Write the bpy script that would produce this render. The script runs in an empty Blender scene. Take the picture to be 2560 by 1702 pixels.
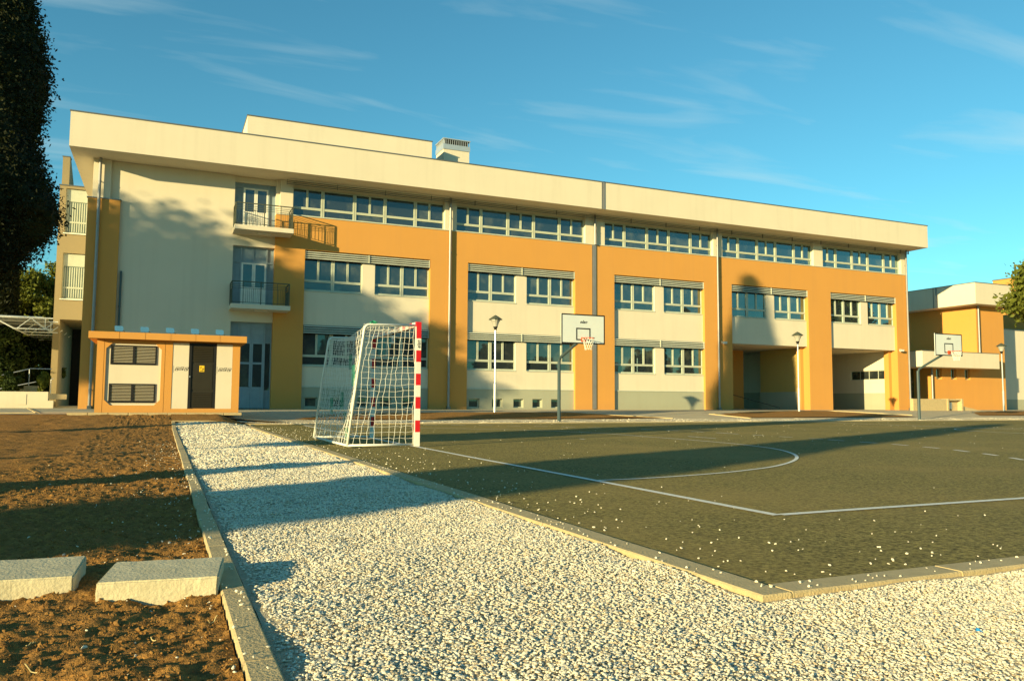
import bpy, bmesh, math, random
import numpy as np
from mathutils import Vector, Matrix
S = bpy.context.scene
COL = S.collection
rad = math.radians

# ------------------------------------------------------------------ camera
YAW, PITCH, ROLL = 0.4150, 0.0765, -0.0062
cam_d = bpy.data.cameras.new('camera'); cam = bpy.data.objects.new('camera', cam_d); COL.objects.link(cam)
cam_d.sensor_width = 36; cam_d.lens = 1971.97/2560*36; cam_d.clip_start = 0.05; cam_d.clip_end = 3000
_c, _s = math.cos(YAW), math.sin(YAW); _cp, _sp = math.cos(PITCH), math.sin(PITCH)
r0 = Vector((_c, -_s, 0)); u0 = Vector((-_s*_sp, -_c*_sp, _cp)); f0 = Vector((_s*_cp, _c*_cp, _sp))
r1 = r0*math.cos(ROLL) - u0*math.sin(ROLL); u1 = r0*math.sin(ROLL) + u0*math.cos(ROLL)
M = Matrix((r1, u1, -f0)).transposed().to_4x4(); M.translation = Vector((0, -40, 0.7616))
cam.matrix_world = M
S.camera = cam
S.render.resolution_x, S.render.resolution_y = 1024, 680

# ------------------------------------------------------------------ sun, sky, exposure
SUN_AZ, SUN_EL = rad(26.0), rad(10.5)      # light travels towards +X,+Y at this angle from +X
sdir = Vector((math.cos(SUN_AZ)*math.cos(SUN_EL), math.sin(SUN_AZ)*math.cos(SUN_EL), -math.sin(SUN_EL)))
sd = bpy.data.lights.new('sun', 'SUN'); sun = bpy.data.objects.new('sun', sd); COL.objects.link(sun)
sd.energy = 5.0; sd.angle = rad(0.5); sd.color = (1.0, 0.81, 0.41)
sun.rotation_euler = sdir.to_track_quat('-Z', 'Y').to_euler()
w = bpy.data.worlds.new('World'); S.world = w; w.use_nodes = True
nt = w.node_tree; nt.nodes.clear()
def N(t, ty, **k):
    n = t.nodes.new(ty)
    for a, b in k.items(): setattr(n, a, b)
    return n
out = N(nt, 'ShaderNodeOutputWorld'); bg = N(nt, 'ShaderNodeBackground'); bg.inputs[1].default_value = 0.105
sky = N(nt, 'ShaderNodeTexSky', sky_type='NISHITA', sun_disc=False, sun_elevation=SUN_EL, sun_rotation=rad(90)*0)
tosun = -sdir
sky.sun_rotation = math.atan2(tosun.x, tosun.y)
sky.air_density = 1.0; sky.dust_density = 0.0; sky.ozone_density = 2.0
tint = N(nt, 'ShaderNodeMixRGB', blend_type='MULTIPLY'); tint.inputs[0].default_value = 1; tint.inputs[2].default_value = (0.40, 0.90, 0.88, 1)
nt.links.new(sky.outputs[0], tint.inputs[1])
# thin cirrus streaks laid out on a flat cloud deck high above the ground
tc = N(nt, 'ShaderNodeTexCoord'); sep = N(nt, 'ShaderNodeSeparateXYZ'); nt.links.new(tc.outputs['Generated'], sep.inputs[0])
mz = N(nt, 'ShaderNodeMath', operation='MAXIMUM'); nt.links.new(sep.outputs[2], mz.inputs[0]); mz.inputs[1].default_value = 0.03
dx = N(nt, 'ShaderNodeMath', operation='DIVIDE'); dy = N(nt, 'ShaderNodeMath', operation='DIVIDE')
for d_, o_ in ((dx, 0), (dy, 1)):
    nt.links.new(sep.outputs[o_], d_.inputs[0]); nt.links.new(mz.outputs[0], d_.inputs[1])
cmb = N(nt, 'ShaderNodeCombineXYZ'); nt.links.new(dx.outputs[0], cmb.inputs[0]); nt.links.new(dy.outputs[0], cmb.inputs[1])
mp = N(nt, 'ShaderNodeMapping'); nt.links.new(cmb.outputs[0], mp.inputs[0]); mp.inputs['Rotation'].default_value = (0, 0, rad(-80)); mp.inputs['Scale'].default_value = (0.9, 3.0, 1)
mp.inputs['Location'].default_value = (1.1, 8.2, 0)
nz = N(nt, 'ShaderNodeTexNoise'); nz.inputs['Scale'].default_value = 1.0; nz.inputs['Detail'].default_value = 7; nz.inputs['Roughness'].default_value = 0.52; nz.inputs['Distortion'].default_value = 0.5
nt.links.new(mp.outputs[0], nz.inputs[0])
cr = N(nt, 'ShaderNodeValToRGB'); cr.color_ramp.elements[0].position = 0.54; cr.color_ramp.elements[0].color = (0, 0, 0, 1); cr.color_ramp.elements[1].position = 0.80; cr.color_ramp.elements[1].color = (.34, .34, .34, 1)
nt.links.new(nz.outputs[0], cr.inputs[0])
mixc = N(nt, 'ShaderNodeMixRGB'); nt.links.new(cr.outputs[0], mixc.inputs[0]); nt.links.new(tint.outputs[0], mixc.inputs[1]); mixc.inputs[2].default_value = (3.4, 4.1, 3.9, 1)
nt.links.new(mixc.outputs[0], bg.inputs[0]); nt.links.new(bg.outputs[0], out.inputs[0])
S.view_settings.view_transform = 'Standard'; S.view_settings.look = 'None'; S.view_settings.exposure = 1.0; S.view_settings.gamma = 1
S.view_settings.use_curve_mapping = False
S.render.engine = 'CYCLES'

# ------------------------------------------------------------------ helpers
def prop(o, label=None, cat=None, group=None, kind=None):
    if label: o['label'] = label
    if cat: o['category'] = cat
    if group: o['group'] = group
    if kind: o['kind'] = kind
    return o
def thing(name, label, cat, loc=(0, 0, 0), group=None):
    o = bpy.data.objects.new(name, None); COL.objects.link(o); o.location = loc; o.empty_display_size = .3
    return prop(o, label, cat, group)
def dup(root, loc=None, label=None, group=None, rotz=None, scale=None):
    r = root.copy(); COL.objects.link(r)
    if loc is not None: r.location = loc
    if rotz is not None: r.rotation_euler = (0, 0, rotz)
    if scale is not None: r.scale = scale
    if label: r['label'] = label
    if group: r['group'] = group
    for ch in list(root.children):
        c = ch.copy(); COL.objects.link(c); c.parent = r; c.matrix_parent_inverse = ch.matrix_parent_inverse.copy()
        for g in list(ch.children):
            d = g.copy(); COL.objects.link(d); d.parent = c; d.matrix_parent_inverse = g.matrix_parent_inverse.copy()
    return r

class MB:
    def __init__(s): s.v = []; s.f = []; s.m = []; s.mi = 0
    def add(s, vs, fs):
        b = len(s.v); s.v += [tuple(p) for p in vs]
        for f in fs: s.f.append(tuple(i+b for i in f)); s.m.append(s.mi)
        return s
    def box(s, x0, x1, y0, y1, z0, z1):
        if x0 > x1: x0, x1 = x1, x0
        if y0 > y1: y0, y1 = y1, y0
        if z0 > z1: z0, z1 = z1, z0
        return s.add([(x0,y0,z0),(x1,y0,z0),(x1,y1,z0),(x0,y1,z0),(x0,y0,z1),(x1,y0,z1),(x1,y1,z1),(x0,y1,z1)],
              [(0,3,2,1),(4,5,6,7),(0,1,5,4),(1,2,6,5),(2,3,7,6),(3,0,4,7)])
    def prism(s, poly, axis, a, b):      # convex polygon (2D) pushed along axis
        n = len(poly)
        def P(p, t):
            return {'x': (t, p[0], p[1]), 'y': (p[0], t, p[1]), 'z': (p[0], p[1], t)}[axis]
        vs = [P(p, a) for p in poly] + [P(p, b) for p in poly]
        fs = [tuple(range(n)), tuple(range(2*n-1, n-1, -1))] + [(i, i+n, (i+1) % n+n, (i+1) % n) for i in range(n)]
        return s.add(vs, fs)
    def tube(s, pts, r, n=8, cap=True):
        pts = [Vector(p) for p in pts]; rs = r if isinstance(r, (list, tuple)) else [r]*len(pts)
        b = []; ref = None
        for i, p in enumerate(pts):
            d = (pts[min(i+1, len(pts)-1)] - pts[max(i-1, 0)]).normalized()
            if ref is None: ref = Vector((0, 0, 1)) if abs(d.z) < .9 else Vector((1, 0, 0))
            u = d.cross(ref).normalized(); v = d.cross(u)
            b += [p + (u*math.cos(2*math.pi*k/n) + v*math.sin(2*math.pi*k/n))*rs[i] for k in range(n)]
        fs = [(i*n+k, i*n+(k+1) % n, (i+1)*n+(k+1) % n, (i+1)*n+k) for i in range(len(pts)-1) for k in range(n)]
        if cap: fs += [tuple(range(n-1, -1, -1)), tuple((len(pts)-1)*n+k for k in range(n))]
        return s.add(b, fs)
    def lathe(s, prof, c, n=16):
        vs = [(c[0]+r*math.cos(2*math.pi*k/n), c[1]+r*math.sin(2*math.pi*k/n), c[2]+z) for r, z in prof for k in range(n)]
        fs = [(i*n+k, i*n+(k+1) % n, (i+1)*n+(k+1) % n, (i+1)*n+k) for i in range(len(prof)-1) for k in range(n)]
        return s.add(vs, fs)
    def build(s, name, mat, parent=None, smooth=False, bevel=0):
        me = bpy.data.meshes.new(name); me.from_pydata(s.v, [], s.f); me.update()
        bm = bmesh.new(); bm.from_mesh(me); bmesh.ops.recalc_face_normals(bm, faces=bm.faces); bm.to_mesh(me); bm.free()
        for m in (mat if isinstance(mat, (list, tuple)) else [mat]): me.materials.append(m)
        me.polygons.foreach_set('material_index', s.m)
        if smooth: me.polygons.foreach_set('use_smooth', [True]*len(me.polygons))
        o = bpy.data.objects.new(name, me); COL.objects.link(o)
        if parent is not None:
            o.parent = parent; o.matrix_parent_inverse = Matrix.Translation(-Vector(parent_loc(parent)))
        if bevel:
            md = o.modifiers.new('bevel', 'BEVEL'); md.width = bevel; md.segments = 2; md.limit_method = 'ANGLE'
        return o
def parent_loc(p):
    # parts are modelled in world coordinates, so only the top-level thing carries an offset
    return Vector((0, 0, 0)) if p.parent is not None else Vector(p.location)
def npmesh(name, V, F, mat, parent=None, smooth=False, mi=None):
    me = bpy.data.meshes.new(name); V = np.asarray(V, np.float32); F = np.asarray(F, np.int32); k = F.shape[1]
    me.vertices.add(len(V)); me.vertices.foreach_set('co', V.ravel())
    me.loops.add(F.size); me.loops.foreach_set('vertex_index', F.ravel())
    me.polygons.add(len(F)); me.polygons.foreach_set('loop_start', np.arange(0, F.size, k, dtype=np.int32))
    for m in (mat if isinstance(mat, (list, tuple)) else [mat]): me.materials.append(m)
    if mi is not None: me.polygons.foreach_set('material_index', np.asarray(mi, np.int32))
    me.polygons.foreach_set('use_smooth', np.full(len(F), smooth))
    me.update(calc_edges=True)
    o = bpy.data.objects.new(name, me); COL.objects.link(o)
    if parent is not None: o.parent = parent; o.matrix_parent_inverse = Matrix.Translation(-Vector(parent_loc(parent)))
    return o

# value noise
_rng = np.random.RandomState(7); _T = _rng.rand(256, 256).astype(np.float32)
def vnoise(x, y):
    xi = np.floor(x).astype(int); yi = np.floor(y).astype(int); fx = x-xi; fy = y-yi
    fx = fx*fx*(3-2*fx); fy = fy*fy*(3-2*fy)
    g = lambda a, b: _T[a & 255, b & 255]
    return (g(xi, yi)*(1-fx)+g(xi+1, yi)*fx)*(1-fy) + (g(xi, yi+1)*(1-fx)+g(xi+1, yi+1)*fx)*fy
def fbm(x, y, o=4, g=.5):
    a = 1; t = 0; n = 0
    for i in range(o): t = t + a*(vnoise(x*2**i+17*i, y*2**i+31*i)-.5); n += a; a *= g
    return t/n*2

# ------------------------------------------------------------------ materials
def mat(name, col, rough=.8, col2=None, nscale=3.0, namt=.5, bump=0, bscale=60, metal=0, spec=.3, detail=5, gen=False):
    m = bpy.data.materials.new(name); m.use_nodes = True; t = m.node_tree; b = t.nodes['Principled BSDF']
    b.inputs['Roughness'].default_value = rough; b.inputs['Metallic'].default_value = metal; b.inputs['Specular IOR Level'].default_value = spec
    tc = N(t, 'ShaderNodeTexCoord')
    if col2 is None: col2 = tuple(c*.86 for c in col)
    n = N(t, 'ShaderNodeTexNoise'); n.inputs['Scale'].default_value = nscale; n.inputs['Detail'].default_value = detail; n.inputs['Roughness'].default_value = .6
    t.links.new(tc.outputs['Object'], n.inputs[0])
    r = N(t, 'ShaderNodeValToRGB'); r.color_ramp.elements[0].position = .5-namt*.4; r.color_ramp.elements[1].position = .5+namt*.4
    r.color_ramp.elements[0].color = (*col2, 1); r.color_ramp.elements[1].color = (*col, 1)
    t.links.new(n.outputs[0], r.inputs[0]); t.links.new(r.outputs[0], b.inputs['Base Color'])
    if bump:
        n2 = N(t, 'ShaderNodeTexNoise'); n2.inputs['Scale'].default_value = bscale; n2.inputs['Detail'].default_value = 3
        t.links.new(tc.outputs['Object'], n2.inputs[0])
        bp = N(t, 'ShaderNodeBump'); bp.inputs['Strength'].default_value = bump; bp.inputs['Distance'].default_value = .01
        t.links.new(n2.outputs[0], bp.inputs['Height']); t.links.new(bp.outputs[0], b.inputs['Normal'])
    return m
def plaster(name, col, dirt):
    """painted render: faint blotches, rain streaks and a splash zone of dirt near the ground"""
    m = mat(name, col, .9, tuple(c*.93 for c in col), .55, .8, .12, 140)
    t = m.node_tree; b = t.nodes['Principled BSDF']; src = b.inputs['Base Color'].links[0].from_socket
    tc = [n for n in t.nodes if n.type == 'TEX_COORD'][0]
    mp = N(t, 'ShaderNodeMapping'); mp.inputs['Scale'].default_value = (2.2, 2.2, .12); t.links.new(tc.outputs['Object'], mp.inputs[0])
    n = N(t, 'ShaderNodeTexNoise'); n.inputs['Scale'].default_value = 1.4; n.inputs['Detail'].default_value = 5; t.links.new(mp.outputs[0], n.inputs[0])
    r = N(t, 'ShaderNodeValToRGB'); r.color_ramp.elements[0].position = .5; r.color_ramp.elements[1].position = .8; r.color_ramp.elements[0].color = (0,0,0,1); r.color_ramp.elements[1].color = (.13,.13,.13,1)
    t.links.new(n.outputs[0], r.inputs[0])
    mx = N(t, 'ShaderNodeMixRGB'); t.links.new(r.outputs[0], mx.inputs[0]); t.links.new(src, mx.inputs[1]); mx.inputs[2].default_value = (*dirt, 1)
    sp = N(t, 'ShaderNodeSeparateXYZ'); t.links.new(tc.outputs['Object'], sp.inputs[0])
    mr = N(t, 'ShaderNodeMapRange'); mr.inputs[1].default_value = .3; mr.inputs[2].default_value = .85; mr.inputs[3].default_value = .35; mr.inputs[4].default_value = 0
    t.links.new(sp.outputs[2], mr.inputs[0])
    n3 = N(t, 'ShaderNodeTexNoise'); n3.inputs['Scale'].default_value = 2.5; n3.inputs['Detail'].default_value = 5; t.links.new(tc.outputs['Object'], n3.inputs[0])
    mu = N(t, 'ShaderNodeMath', operation='MULTIPLY'); t.links.new(mr.outputs[0], mu.inputs[0]); t.links.new(n3.outputs[0], mu.inputs[1])
    m2 = N(t, 'ShaderNodeMixRGB'); t.links.new(mu.outputs[0], m2.inputs[0]); t.links.new(mx.outputs[0], m2.inputs[1]); m2.inputs[2].default_value = (*dirt, 1)
    t.links.new(m2.outputs[0], b.inputs['Base Color'])
    return m
CREAM = plaster('cream_plaster', (.67, .595, .445), (.38, .32, .22))
ORANGE = plaster('orange_plaster', (.59, .285, .065), (.36, .20, .09))
PLINTH = plaster('plinth_plaster', (.36, .365, .265), (.25, .22, .15))
OCHRE = plaster('ochre_plaster', (.30, .235, .125), (.2, .16, .10))
YELLOW = plaster('yellow_plaster', (.50, .36, .11), (.3, .22, .10))
WHITE = mat('white_paint', (.74, .72, .62), .5)
FRAME = mat('window_frame', (.50, .52, .40), .45)
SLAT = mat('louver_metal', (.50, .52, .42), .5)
DSLAT = mat('shaded_louver_metal', (.20, .19, .16), .5)  # darker copy of the louver metal, eaves shade put into its colour
COPING = mat('coping_metal', (.22, .22, .2), .4, metal=.6)
PIPE = mat('zinc_pipe', (.30, .29, .27), .5, metal=.5, spec=.5)
GALV = mat('galvanised_steel', (.62, .64, .62), .38, metal=.6, spec=.5)
POLE = mat('painted_pole', (.045, .075, .08), .45, spec=.5)
DOORP = mat('door_paint', (.26, .33, .36), .5)
DARK = mat('dark_louver', (.028, .024, .013), .5)
BLACK = mat('black_paint', (.012, .012, .012), .6)
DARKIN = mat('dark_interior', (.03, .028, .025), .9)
RED = mat('red_paint', (.62, .012, .015), .4, tuple((.5, .01, .012)), spec=.5)
RAIL = mat('railing_paint', (.075, .085, .055), .5)
CORD = mat('net_cord', (.78, .76, .66), .8)
CORDG = mat('green_cord', (.02, .25, .14), .8)
BLUE = mat('blue_panel', (.07, .22, .42), .35, spec=.5)
YEL = mat('yellow_sign', (.85, .55, .03), .5)
HOOP = mat('orange_hoop', (.62, .09, .02), .45)
BOARD = mat('backboard', (.66, .68, .62), .35, (.55, .60, .60), 1.2, .9)
CONC = mat('concrete', (.56, .44, .23), .9, (.38, .29, .15), 9, .9, .5, 90)
CONCB = mat('block_concrete', (.62, .55, .36), .92, (.46, .40, .25), 9, .9, .35, 70)
PAVE = mat('paving', (.56, .48, .31), .9, (.40, .33, .21), 1.1, .9, .4, 60)
LINE = mat('line_paint', (.92, .90, .80), .7, (.60, .57, .46), 22, 1.1, .3, 200)
BARK = mat('bark', (.07, .05, .035), .95, (.03, .022, .016), 12, .8, .8, 30)
def glass_mat():
    m = bpy.data.materials.new('window_glass'); m.use_nodes = True; t = m.node_tree; b = t.nodes['Principled BSDF']; o = t.nodes['Material Output']
    b.inputs['Base Color'].default_value = (.012, .02, .02, 1); b.inputs['Roughness'].default_value = .6
    g = N(t, 'ShaderNodeBsdfGlossy'); g.inputs['Color'].default_value = (.62, .95, 1, 1); g.inputs['Roughness'].default_value = .015
    tq = N(t, 'ShaderNodeTexCoord'); nq = N(t, 'ShaderNodeTexNoise'); nq.inputs['Scale'].default_value = 1.3; nq.inputs['Detail'].default_value = 3; t.links.new(tq.outputs['Object'], nq.inputs[0])
    rq = N(t, 'ShaderNodeValToRGB'); rq.color_ramp.elements[0].position = .5; rq.color_ramp.elements[1].position = .72; rq.color_ramp.elements[0].color = (.010, .016, .016, 1); rq.color_ramp.elements[1].color = (.07, .075, .05, 1); t.links.new(nq.outputs[0], rq.inputs[0]); t.links.new(rq.outputs[0], b.inputs['Base Color'])
    lw = N(t, 'ShaderNodeLayerWeight'); lw.inputs[0].default_value = .35
    mr = N(t, 'ShaderNodeMapRange'); mr.inputs[3].default_value = .075; mr.inputs[4].default_value = .75; t.links.new(lw.outputs['Facing'], mr.inputs[0])
    tc = N(t, 'ShaderNodeTexCoord'); n = N(t, 'ShaderNodeTexNoise'); n.inputs['Scale'].default_value = .9; n.inputs['Detail'].default_value = 1; t.links.new(tc.outputs['Object'], n.inputs[0])
    bp = N(t, 'ShaderNodeBump'); bp.inputs['Strength'].default_value = .05; bp.inputs['Distance'].default_value = .02; t.links.new(n.outputs[0], bp.inputs['Height']); t.links.new(bp.outputs[0], g.inputs['Normal'])
    mx = N(t, 'ShaderNodeMixShader'); t.links.new(mr.outputs[0], mx.inputs[0]); t.links.new(b.outputs[0], mx.inputs[1]); t.links.new(g.outputs[0], mx.inputs[2]); t.links.new(mx.outputs[0], o.inputs[0])
    return m
GLASS = glass_mat()
def lampglass():
    m = mat('lamp_glass', (.62, .60, .50), .25, spec=.6); b = m.node_tree.nodes['Principled BSDF']; b.inputs['Transmission Weight'].default_value = .35; return m
LGLASS = lampglass()
def leafmat(name, c1, c2, sc=1.2):
    m = mat(name, c1, .75, c2, sc, .7, spec=.25); b = m.node_tree.nodes['Principled BSDF']
    t = m.node_tree; o = t.nodes['Material Output']; tr = N(t, 'ShaderNodeBsdfTranslucent'); tr.inputs[0].default_value = (c1[0]*1.3, c1[1]*1.3, c1[2]*.7, 1)
    mx = N(t, 'ShaderNodeMixShader'); mx.inputs[0].default_value = .22; t.links.new(b.outputs[0], mx.inputs[1]); t.links.new(tr.outputs[0], mx.inputs[2]); t.links.new(mx.outputs[0], o.inputs[0])
    return m
CYP = leafmat('cypress_leaf', (.030, .036, .008), (.007, .010, .004))
LEAF = leafmat('broad_leaf', (.17, .18, .022), (.06, .085, .012))
LEAF2 = leafmat('dark_leaf', (.06, .085, .016), (.028, .045, .010))
def ground_mat(name, c1, c2, c3, scale, rough=.95, bump=.8, bdist=.012, bscale=60, big=.7):
    m = bpy.data.materials.new(name); m.use_nodes = True; t = m.node_tree; b = t.nodes['Principled BSDF']; b.inputs['Roughness'].default_value = rough; b.inputs['Specular IOR Level'].default_value = .15
    tc = N(t, 'ShaderNodeTexCoord')
    def nz(sc, d=6, r=.65):
        n = N(t, 'ShaderNodeTexNoise'); n.inputs['Scale'].default_value = sc; n.inputs['Detail'].default_value = d; n.inputs['Roughness'].default_value = r; t.links.new(tc.outputs['Object'], n.inputs[0]); return n
    n1 = nz(scale); n2 = nz(big, 4)
    r = N(t, 'ShaderNodeValToRGB'); r.color_ramp.elements[0].position = .3; r.color_ramp.elements[1].position = .7
    r.color_ramp.elements[0].color = (*c2, 1); r.color_ramp.elements[1].color = (*c1, 1); t.links.new(n1.outputs[0], r.inputs[0])
    r2 = N(t, 'ShaderNodeValToRGB'); r2.color_ramp.elements[0].position = .45; r2.color_ramp.elements[1].position = .72; r2.color_ramp.elements[0].color = (0, 0, 0, 1); r2.color_ramp.elements[1].color = (.7, .7, .7, 1)
    t.links.new(n2.outputs[0], r2.inputs[0])
    mx = N(t, 'ShaderNodeMixRGB'); t.links.new(r2.outputs[0], mx.inputs[0]); t.links.new(r.outputs[0], mx.inputs[1]); mx.inputs[2].default_value = (*c3, 1)
    t.links.new(mx.outputs[0], b.inputs['Base Color'])
    n4 = nz(bscale, 4, .7); bp = N(t, 'ShaderNodeBump'); bp.inputs['Strength'].default_value = bump; bp.inputs['Distance'].default_value = bdist
    t.links.new(n4.outputs[0], bp.inputs['Height']); t.links.new(bp.outputs[0], b.inputs['Normal'])
    return m
DIRT = ground_mat('bare_soil', (.42, .21, .05), (.13, .066, .02), (.30, .15, .04), 22, bump=1, bdist=.02, bscale=38)
ASPH = ground_mat('asphalt', (.42, .34, .105), (.012, .011, .006), (.32, .235, .08), 42, rough=.85, bump=1, bdist=.012, bscale=120, big=.35)
GRAV = ground_mat('gravel_bed', (.72, .63, .43), (.46, .38, .25), (.60, .51, .34), 60, bump=1, bdist=.04, bscale=45)
GRASS = ground_mat('far_ground', (.12, .13, .04), (.07, .08, .03), (.16, .13, .06), 3)
def stone_mat(name, c1, c2):
    m = mat(name, c1, .9, c2, 26, 1.0, spec=.2); t = m.node_tree
    return m
STONE = stone_mat('white_gravel', (.78, .71, .54), (.62, .55, .41))
CLOD = stone_mat('soil_clod', (.35, .18, .045), (.14, .075, .025))

# ------------------------------------------------------------------ ground
def H(x, y):
    x = np.asarray(x, float); y = np.asarray(y, float)
    a = .3*np.clip((y+13)/6, 0, 1); b = .3*np.clip((y+18)/4.5, 0, 1); k = np.clip((x-1.6)/.8, 0, 1)
    return b*(1-k) + a*k
def axis(stops):
    out_ = []
    for a, b, st in stops: out_ += list(np.arange(a, b-1e-6, st))
    return np.array(out_ + [stops[-1][1]])
def sheet(name, xs, ys, off, m, disp=None, kind='structure', clip=None, skew=None):
    X, Y = np.meshgrid(xs, ys)
    if skew: X, Y = skew(X, Y)
    Z = H(X, Y) + off
    if disp is not None: Z = Z + disp(X, Y)
    V = np.stack([X, Y, Z], -1).reshape(-1, 3); nx = len(xs); ny = len(ys)
    i = np.arange(nx-1)[None] + (np.arange(ny-1)*nx)[:, None]; i = i.ravel()
    F = np.stack([i, i+1, i+1+nx, i+nx], 1)
    o = npmesh(name, V, F, m, smooth=True); o['kind'] = kind; return o
me = MB(); me.add([(-1500,-1500,-.35),(1500,-1500,-.35),(1500,1500,-.35),(-1500,1500,-.35)], [(0,1,2,3)])
prop(me.build('ground', GRASS), kind='structure')
def ddirt(X, Y):
    d = fbm(X*3.1, Y*3.1, 5)*.032 + fbm(X*16, Y*16, 4, .6)*.022
    near = np.clip((-29-Y)/3, 0, 1)
    return (d + np.abs(fbm(X*42, Y*42, 3, .7))*.018*near)
yd = axis([(-60, -39, 1.5), (-39, -33.5, .014), (-33.5, -28, .03), (-28, -20, .08), (-20, -11.8, .15)])
xd = axis([(-60, -8, 1.5), (-8, -3, .25), (-3, -1.3, .06), (-1.3, .235, .014)])
sheet('bare_soil', xd, yd, -.03, DIRT, ddirt)
# pavement behind and around, at building level
sheet('pavement', axis([(-60, 2, 4), (2, 60, 2), (60, 160, 10)]), axis([(-13.0, -7, .5), (-7, 60, 4)]), -.008, PAVE)
sheet('soil_patch', axis([(.24, 2.35, .1)]), axis([(-15.95, -12.9, .1)]), -.012, DIRT, lambda X, Y: fbm(X*3, Y*3, 4)*.02)
# asphalt sports court
def dasph(X, Y): return fbm(X*.6, Y*.6, 3)*.006
sheet('sports_court', axis([(2.36, 14, .25), (14, 60, 1)]), axis([(-37.32, -28, .2), (-28, -14.75, .5)]), -.012, ASPH, dasph)
def dgrav(X, Y): return fbm(X*2.3, Y*2.3, 3)*.018+fbm(X*3+50, Y*3, 3)*.006
sheet('gravel_bed', axis([(.34, 4.6, .05), (4.6, 60, 1.5)]), axis([(-60, -39, 1.5), (-39, -37.34, .05)]), -.022, GRAV, dgrav)
sheet('gravel_path', axis([(.34, 2.21, .06)]), axis([(-37.34, -26, .06), (-26, -15.9, .15)]), -.022, GRAV, dgrav)
# pale gravel strip beyond the far side of the court, soil beds and paths in front of the school
sheet('gravel_strip', axis([(2.2, 60, 1)]), axis([(-14.72, -11.9, .35)]), -.002, GRAV, lambda X, Y: fbm(X*5, Y*5, 2)*.02)
def bed(name, poly, off=.012):
    bm = bmesh.new(); vs = [bm.verts.new((x, y, 0)) for x, y in poly]; f = bm.faces.new(vs)
    if f.normal.z < 0: f.normal_flip()
    bmesh.ops.triangulate(bm, faces=bm.faces); bmesh.ops.subdivide_edges(bm, edges=bm.edges, cuts=7, use_grid_fill=True)
    for v in bm.verts: v.co.z = float(H(v.co.x, v.co.y)) + off + float(fbm(np.array([v.co.x*1.5]), np.array([v.co.y*1.5]), 3)[0])*.03
    me_ = bpy.data.meshes.new(name); bm.to_mesh(me_); bm.free(); me_.materials.append(DIRT)
    o = bpy.data.objects.new(name, me_); COL.objects.link(o); o['kind'] = 'structure'; return o
bed('soil_bed', [(4.2, -11.9), (6.0, -9.2), (8.2, -8.5), (16.7, -8.0), (18.4, -10.6), (19.6, -11.9)], .03)
bed('soil_bed', [(24.1, -11.6), (24.4, -9.4), (27.2, -7.8), (33.4, -6.6), (34.1, -8.2), (35.1, -11.5)], .03)
bed('soil_bed', [(41.0, -10.6), (43.7, -8.3), (48.0, -7.0), (58, -7.0), (58, -10.6)], .03)
def kerbs(name, p, q_, wd, top, seg=1.0, m=CONC, drop=.16):
    p = Vector(p); q_ = Vector(q_); L = (q_-p).length; d = (q_-p)/L; n = Vector((-d.y, d.x)); mb = MB(); t = 0; rnd = random.Random(int(L*100))
    while t < L-.02:
        e = min(t+seg-.003, L); a = p+d*t; b = p+d*e; o1 = rnd.uniform(-.004, .004)
        za = float(H(a.x, a.y))+top+rnd.uniform(-.0012, .0012); zb = float(H(b.x, b.y))+top+rnd.uniform(-.0012, .0012); bv = .007
        c = [a+n*o1, b+n*o1, b+n*(o1+wd), a+n*(o1+wd)]; ci = [a+n*(o1+bv)+d*bv*.5, b+n*(o1+bv)-d*bv*.5, b+n*(o1+wd-bv)-d*bv*.5, a+n*(o1+wd-bv)+d*bv*.5]
        zs = [za, zb, zb, za]
        vs = [(c[i].x, c[i].y, zs[i]-drop) for i in range(4)] + [(c[i].x, c[i].y, zs[i]-bv) for i in range(4)] + [(ci[i].x, ci[i].y, zs[i]) for i in range(4)]
        fs = [(0, 3, 2, 1), (8, 9, 10, 11)] + [(i, (i+1) % 4, (i+1) % 4+4, i+4) for i in range(4)] + [(i+4, (i+1) % 4+4, (i+1) % 4+8, i+8) for i in range(4)]
        mb.add(vs, fs); t += seg
    return prop(mb.build(name, m), kind='structure')
kerbs('kerb', (.335, -39.5), (.335, -15.8), .095, -.007)
kerbs('kerb', (2.36, -37.47), (2.36, -14.75), .15, -.002)
kerbs('kerb', (2.37, -37.47), (60, -37.47), .15, -.002)
kerbs('kerb', (2.3, -14.76), (60, -14.76), .1, .01)
kerbs('kerb', (.24, -15.84), (2.2, -15.84), .1, .01)
kerbs('kerb', (2.5, -15.7), (2.5, -11.9), .1, .012)
kerbs('kerb', (16.7, -8.05), (19.9, -11.9), .12, .03)
kerbs('kerb', (23.9, -9.15), (24.0, -11.9), .12, .03)
kerbs('kerb', (34.2, -6.4), (36.3, -10.2), .12, .03); kerbs('kerb', (24.2, -9.2), (33.6, -6.1), .12, .03)
kerbs('kerb', (43.7, -8.2), (47.5, -6.7), .12, .03)
kerbs('kerb', (-3.6, -11.6), (-60, -11.6), .12, .015)
kerbs('kerb', (-5.6, 1.5), (-3.6, -11.6), .12, .015)
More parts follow.
